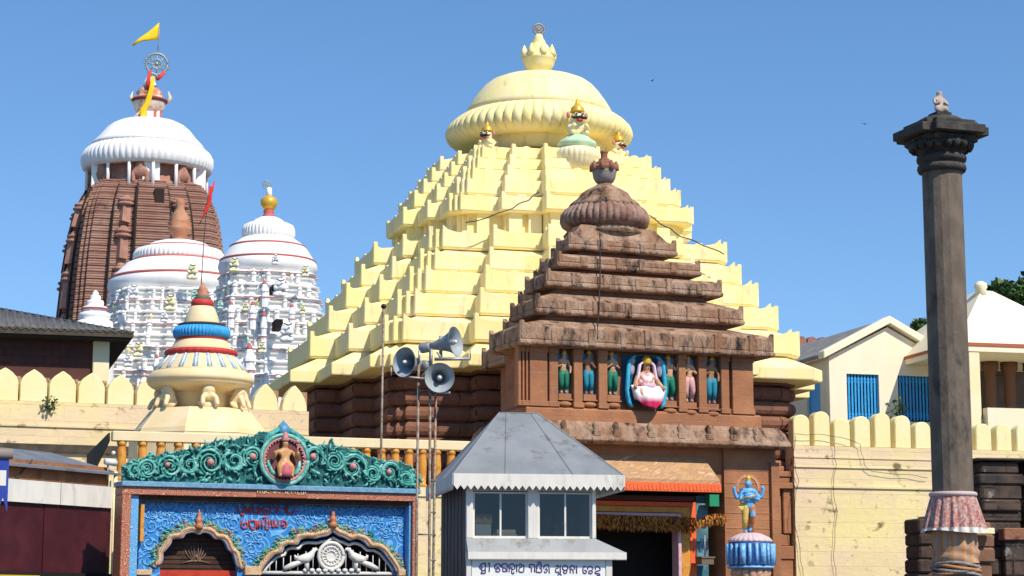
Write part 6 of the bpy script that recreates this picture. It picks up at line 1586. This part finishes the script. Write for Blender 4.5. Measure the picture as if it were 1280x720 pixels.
o = wheel(1.05, .1, 8, 16, w=.11).build('wheel_finial', WHM, tt, loc=(xw_, 0, zw_))
x, z = Tw.hy(194.5, 97, 0); MB().tube([(x, 0, z), (xw_, 0, zw_ - 1)], .12, 8).build('wheel_stem', WHM, tt)
fl = thing('temple_flag', 'yellow triangular flag flying from the pole above the tower wheel', 'flag', Tw)
x, z = Tw.hy(197, 66, 0); x2, z2 = Tw.hy(199.5, 27, 0)
MB().tube([(x, 0, z - .3), (x2, 0, z2)], .045, 6).build('pole', STEEL, fl)
YF = mat('yellow_flag_cloth', (.82, .55, .01), .7, col2=(.78, .46, .01), scale=.6)
rag([(199.3, 28), (192, 34), (185, 40), (174, 48), (165, 56), (166, 57.5), (176, 52), (186, 51), (193, 50), (198, 49)], Tw, 0, YF, 'yellow_cloth', fl, .03)
rb = thing('wrapped_banners', 'red and yellow cloth streamers knotted round the tower finial', 'cloth', Tw)
REDC3 = mat('scarlet_cloth', (.60, .05, .04), .7)
rag([(186, 88), (183, 100), (182, 112), (188, 113), (188, 100), (190, 88)], Tw, -1.2, REDC3, 'red_streamer', rb, .05)
rag([(204, 88), (199, 94), (194, 99), (197, 101), (203, 97), (207, 91)], Tw, -1.2, REDC3, 'red_streamer', rb, .05)
rag([(190, 95), (186, 112), (181, 128), (175, 136), (176, 152), (179, 167), (181, 167), (182, 150), (183, 138), (189, 126), (192, 112), (194, 96)], Tw, -1.9, YF, 'yellow_streamer', rb, .05)
q = Tw.hy(264, 222, -3)
rag([(267, 226), (265, 236), (262, 243), (256, 250), (264, 245), (267, 237), (269, 226)], Tw, -2.0, REDC3, 'red_streamer', rb, .05)
rag([(176, 136), (170, 143), (160, 152), (161, 154), (171, 146), (177, 140)], Tw, -1.9, OFW, 'pale_streamer', rb, .05)

# ---------------------------------------------------------------- the two white halls
YC = mat('lemon_statue_paint', (.82, .72, .36), .7, col2=(.84, .80, .62), scale=2); MINT2 = mat('pale_mint_paint', (.48, .68, .58), .7)
def white_dome(fr, u0, par, parts):
    for nm, prof, m_, ribs, amp in parts:
        n = ribs * 6 if ribs else 72
        MB().lathe(axis_prof(fr, prof, u0), n, ribs=ribs, amp=amp).build(nm, m_, par)
WA = Fr(333, 420, 128, 16)
wa = thing('white_ornate_hall', 'white ornate stepped hall with golden pot finial left of the yellow pyramid', 'temple', WA)
white_dome(WA, 333, wa, [
    ('lower_bell', [(42, 352), (52, 349), (60, 342), (62, 336), (61, 331), (58, 326), (54, 320), (50, 314), (46, 308), (40, 304), (33, 299), (28, 297)], WHITE, 0, None),
    ('red_band', [(59.5, 329), (60.5, 328), (59.5, 326.3), (56, 325.8)], REDL, 0, None), ('red_band', [(47.5, 311), (48.2, 309.5), (46.5, 308), (44, 307.5)], REDL, 0, None),
    ('ribbed_cushion', [(28, 301), (32, 298), (33.5, 293), (33, 287), (31, 282.5), (26, 280)], WHITE, 40, [0, .03, .06, .06, .03, 0]),
    ('upper_bell', [(26, 282), (21, 279), (17, 275), (11, 272), (7, 271)], WHITE, 0, None), ('red_band', [(20.5, 280.5), (21.5, 279.6), (20, 278.8)], REDL, 0, None),
    ('finial_neck', [(9, 272), (7, 269), (6, 266), (7, 264), (5, 262)], REDL, 0, None),
    ('golden_pot', [(5, 263), (8, 260), (10.8, 255), (10.5, 250), (7.5, 246.5), (4, 245)], GOLD, 0, None), ('white_spike', [(4, 246), (3.4, 240), (3.2, 235), (1, 234)], WHITE, 0, None)])
xw_, zw_ = WA.hy(333.5, 231, 0); wheel(.26, .03, 6, 8, w=.035).build('wheel_finial', WHM, wa, loc=(xw_, 0, zw_))
WB = Fr(221, 420, 142, 16)
wb = thing('white_domed_hall', 'white domed hall with red bands and terracotta pot finial before the tower', 'temple', WB)
white_dome(WB, 221, wb, [
    ('lower_bell', [(58, 380), (72, 376), (83, 369), (87, 362), (86, 356), (82, 350), (76, 344), (70, 338), (64, 332), (57, 329), (50, 328)], WHITE, 0, None),
    ('red_band', [(83.5, 353.5), (85, 352), (82.8, 349.8), (78, 349)], REDL, 0, None),
    ('ribbed_cushion', [(48, 332), (54, 329.5), (57, 325), (56.5, 319), (53, 314), (46, 312)], WHITE, 60, [0, .012, .03, .03, .015, 0]), ('red_band', [(55, 331), (58, 329.5), (57, 327.5), (54, 326.5)], REDL, 0, None),
    ('upper_bell', [(46, 314), (41, 310), (34, 305.5), (26, 303), (12, 302)], WHITE, 0, None), ('red_band', [(42, 312.5), (43, 311), (41, 309.5), (38, 309)], REDL, 0, None)])
white_dome(WB, 221, wb, [('terracotta_pot', [(9, 303), (8, 300), (9, 296), (14, 288), (15, 284), (12, 283), (15, 279), (11, 275), (12, 271), (8, 266), (5, 260), (6, 256), (5, 250), (2, 248)], mat('pot_terracotta', (.42, .17, .09), .8, col2=(.50, .26, .15), scale=1, stain=(.25, .22, .12), sscale=.6), 0, None)])
# stepped ornate bodies
RW_ = random.Random(21)
def mini_spire(fr, par, u, v_top, v_bot, hw, c, red=True):
    x, zt = fr.hy(u, v_top, c); _, zb = fr.hy(u, v_bot, c); H = zt - zb; w = hw * fr.k()
    q = MB(); q.lathe([(w, 0), (w, H * .30), (w * 1.2, H * .32), (w * 1.2, H * .36), (w * .9, H * .37), (w * .9, H * .52), (w * 1.15, H * .54), (w * 1.1, H * .60), (w * .8, H * .7), (w * .75, H * .74), (w * .5, H * .84), (w * .2, H * .9), (w * .22, H * .94), (.01, H)], 8, c=(x, c, zb), m=0, smooth=False)
    o = q.build('miniature_spire', WHITE, par)
    if red:
        MB().lathe([(w * 1.21, H * .325), (w * 1.23, H * .34), (w * 1.21, H * .358)], 8, c=(x, c, zb)).build('red_ring', REDL, o)
        MB().lathe([(w * .62, H * .80), (w * .66, H * .82), (w * .5, H * .86), (w * .24, H * .92), (.01, H * 1.01)], 8, c=(x, c, zb)).build('red_cap', REDL, o)
def body(fr, par, hpx, vtop, vbot, nt, step):
    z0 = fr.hy(333, vbot, 0)[1]; zt = fr.hy(333, vtop, 0)[1]; k_ = fr.k()
    hs = []
    for i in range(nt):
        h = (hpx + (nt - 1 - i) * step) * k_ / 1.26; za = z0 + (zt - z0) * i / nt; zb = z0 + (zt - z0) * (i + 1) / nt; H = zb - za
        pl = sc(TU, h); base = 0.0 if i == 0 else za
        MB().loft([ring(pl, base), ring(pl, za + H * .42), ring(inset(pl, -.14), za + H * .44), ring(inset(pl, -.16), za + H * .54), ring(inset(pl, -.03), za + H * .56), ring(pl, za + H * .72), ring(inset(pl, -.22), za + H * .75), ring(inset(pl, -.25), za + H * .86), ring(inset(pl, -.1), za + H * .9), ring(inset(pl, -.02), zb)]).build('stepped_tier', WHITE, par)
        if i % 2 == 0 or nt < 5: MB().loft([ring(inset(pl, -.24), za + H * .775), ring(inset(pl, -.265), za + H * .79), ring(inset(pl, -.26), za + H * .82)]).build('red_line', REDL, par)
        hs.append((h, za, zb))
    return hs
ha = body(WA, wa, 66, 346, 492, 9, 4.2)
hb_ = body(WB, wb, 96, 376, 492, 8, 4.6)
for fr, par, hs in ((WA, wa, ha), (WB, wb, hb_)):
    for i, (h, za, zb) in enumerate(hs):
        H = zb - za
        for face in range(4):
            if face in (1, 2): continue
            R90 = Matrix.Rotation(pi / 2 * face, 3, 'Z')
            for fx in (-.88, -.72, -.5, -.36, -.16, .02, .2, .42, .56, .78):
                if RW_.random() < .3: continue
                dep = (1.15 if abs(fx) < .27 else 1.07 if abs(fx) < .6 else 1.0) * .94
                p = R90 @ Vector((fx * h, -dep * h - .12, za + H * .05))
                if RW_.random() < .66:
                    w = RW_.uniform(.11, .18); HH = H * RW_.uniform(.8, 1.2)
                    MB().lathe([(w, 0), (w, HH * .5), (w * 1.35, HH * .53), (w * 1.35, HH * .58), (w, HH * .6), (w * .9, HH * .75), (w * 1.2, HH * .77), (w * .7, HH * .88), (w * .25, HH * .95), (.01, HH)], 8, c=p, smooth=False).build('miniature_pillar', WHITE, par)
                else:
                    s = RW_.uniform(.3, .45)
                    skin('small_figure', [[(0, 0, .2 * s * 2, .28 * s), (0, 0, .6 * s * 2, .26 * s), (0, -.05, .85 * s * 2, .2 * s)], [(0, 0, .6 * s * 2, .26 * s), (.4 * s, -.1, .4 * s * 2, .1 * s)], [(0, 0, .6 * s * 2, .26 * s), (-.4 * s, -.1, .5 * s * 2, .1 * s)]], RW_.choice((WHITE, WHITE, YC, WHITE, MINT2)), par, 1).location = p
# larger spires and sculptures on the face of the ornate hall
for u, vt, vb, w in ((312, 425, 484, 6.5), (289, 374, 410, 4.5), (316, 374, 412, 4.5), (365, 378, 410, 4), (330, 385, 440, 4), (331, 348, 384, 4.5), (357, 350, 372, 3.5), (180, 466, 496, 5), (196, 440, 480, 4)): mini_spire(WA, wa, u, vt, vb, w, -5.4 - .022 * max(0, vb - 360))
def sculpture(fr, par, u, v, s, c, col, label=None):
    x, z = fr.hy(u, v, c)
    o = skin('lion_sculpture', [[(0, .2, 0, .42), (0, -.05, .5, .38), (0, -.25, .95, .4), (0, -.5, .9, .2)], [(0, -.05, .5, .38), (.5, -.4, .3, .16)], [(0, -.05, .5, .38), (-.5, -.4, .3, .16)], [(0, .2, 0, .42), (.5, -.2, -.2, .2)], [(0, .2, 0, .42), (-.5, -.2, -.2, .2)]], col, par, 1)
    o.location = (x, c, z); o.scale = (s, s, s)
    e = MB(); e.tube([(-.3, -.66, 1.0), (0, -.74, .86), (.3, -.66, 1.0)], [.045, .06, .045], 6); e.build('dark_muzzle', BLACK, o)
for u, v, s, col in ((344, 328, .55, WHITE), (292, 336, .75, YC), (381, 343, .6, YC), (349, 366, .95, WHITE), (307, 386, .5, YC), (358, 422, 1.0, WHITE), (327, 438, .6, YC), (330, 425, .45, MINT2), (275, 384, .45, MINT2), (378, 390, .5, YC), (289, 441, .4, MINT2)): sculpture(WA, wa, u, v, s * .8, -5.3 - .022 * max(0, v - 350) if v > 350 else -4.4, col)
for u, v, s, col in ((167, 370, .8, WHITE), (212, 384, .9, YC), (240, 345, .9, YC), (172, 442, .8, YC), (232, 395, .7, WHITE), (160, 455, .7, WHITE), (205, 400, .6, WHITE), (244, 372, .7, MINT2)): sculpture(WB, wb, u, v, s * .8, -7.9 - .03 * max(0, v - 376) if v > 376 else -6.2, col)
x, z = WA.hy(349, 405, -5.6); MB().box(x - .22, x + .22, -5.7, -4.2, z - .3, z + .3).build('dark_window', DARK, wa)
x, z = WA.hy(345, 361, -5.5); MB().box(x - .22, x + .22, -5.55, -4.2, z - .25, z + .25).build('dark_window', DARK, wa)
ss = Fr(119, 380, 132, 16)
sst = thing('white_stupa_spire', 'small white ringed spire left of the white domed hall', 'spire', ss)
MB().lathe([(1.9, 0)] + axis_prof(ss, [(24, 412), (22, 402), (17, 400), (20, 397), (19, 392), (14, 390), (16, 387), (15, 384), (10, 382), (11, 379), (10, 376), (6, 374.5), (7, 372), (6, 370), (3.5, 368.5), (4, 366), (1, 363)], 119), 24).build('ringed_spire', WHITE, sst)
MB().lathe(axis_prof(ss, [(16.8, 387.6), (17.3, 386.5), (16.6, 385.6)], 119), 24).build('red_ring', REDL, sst)
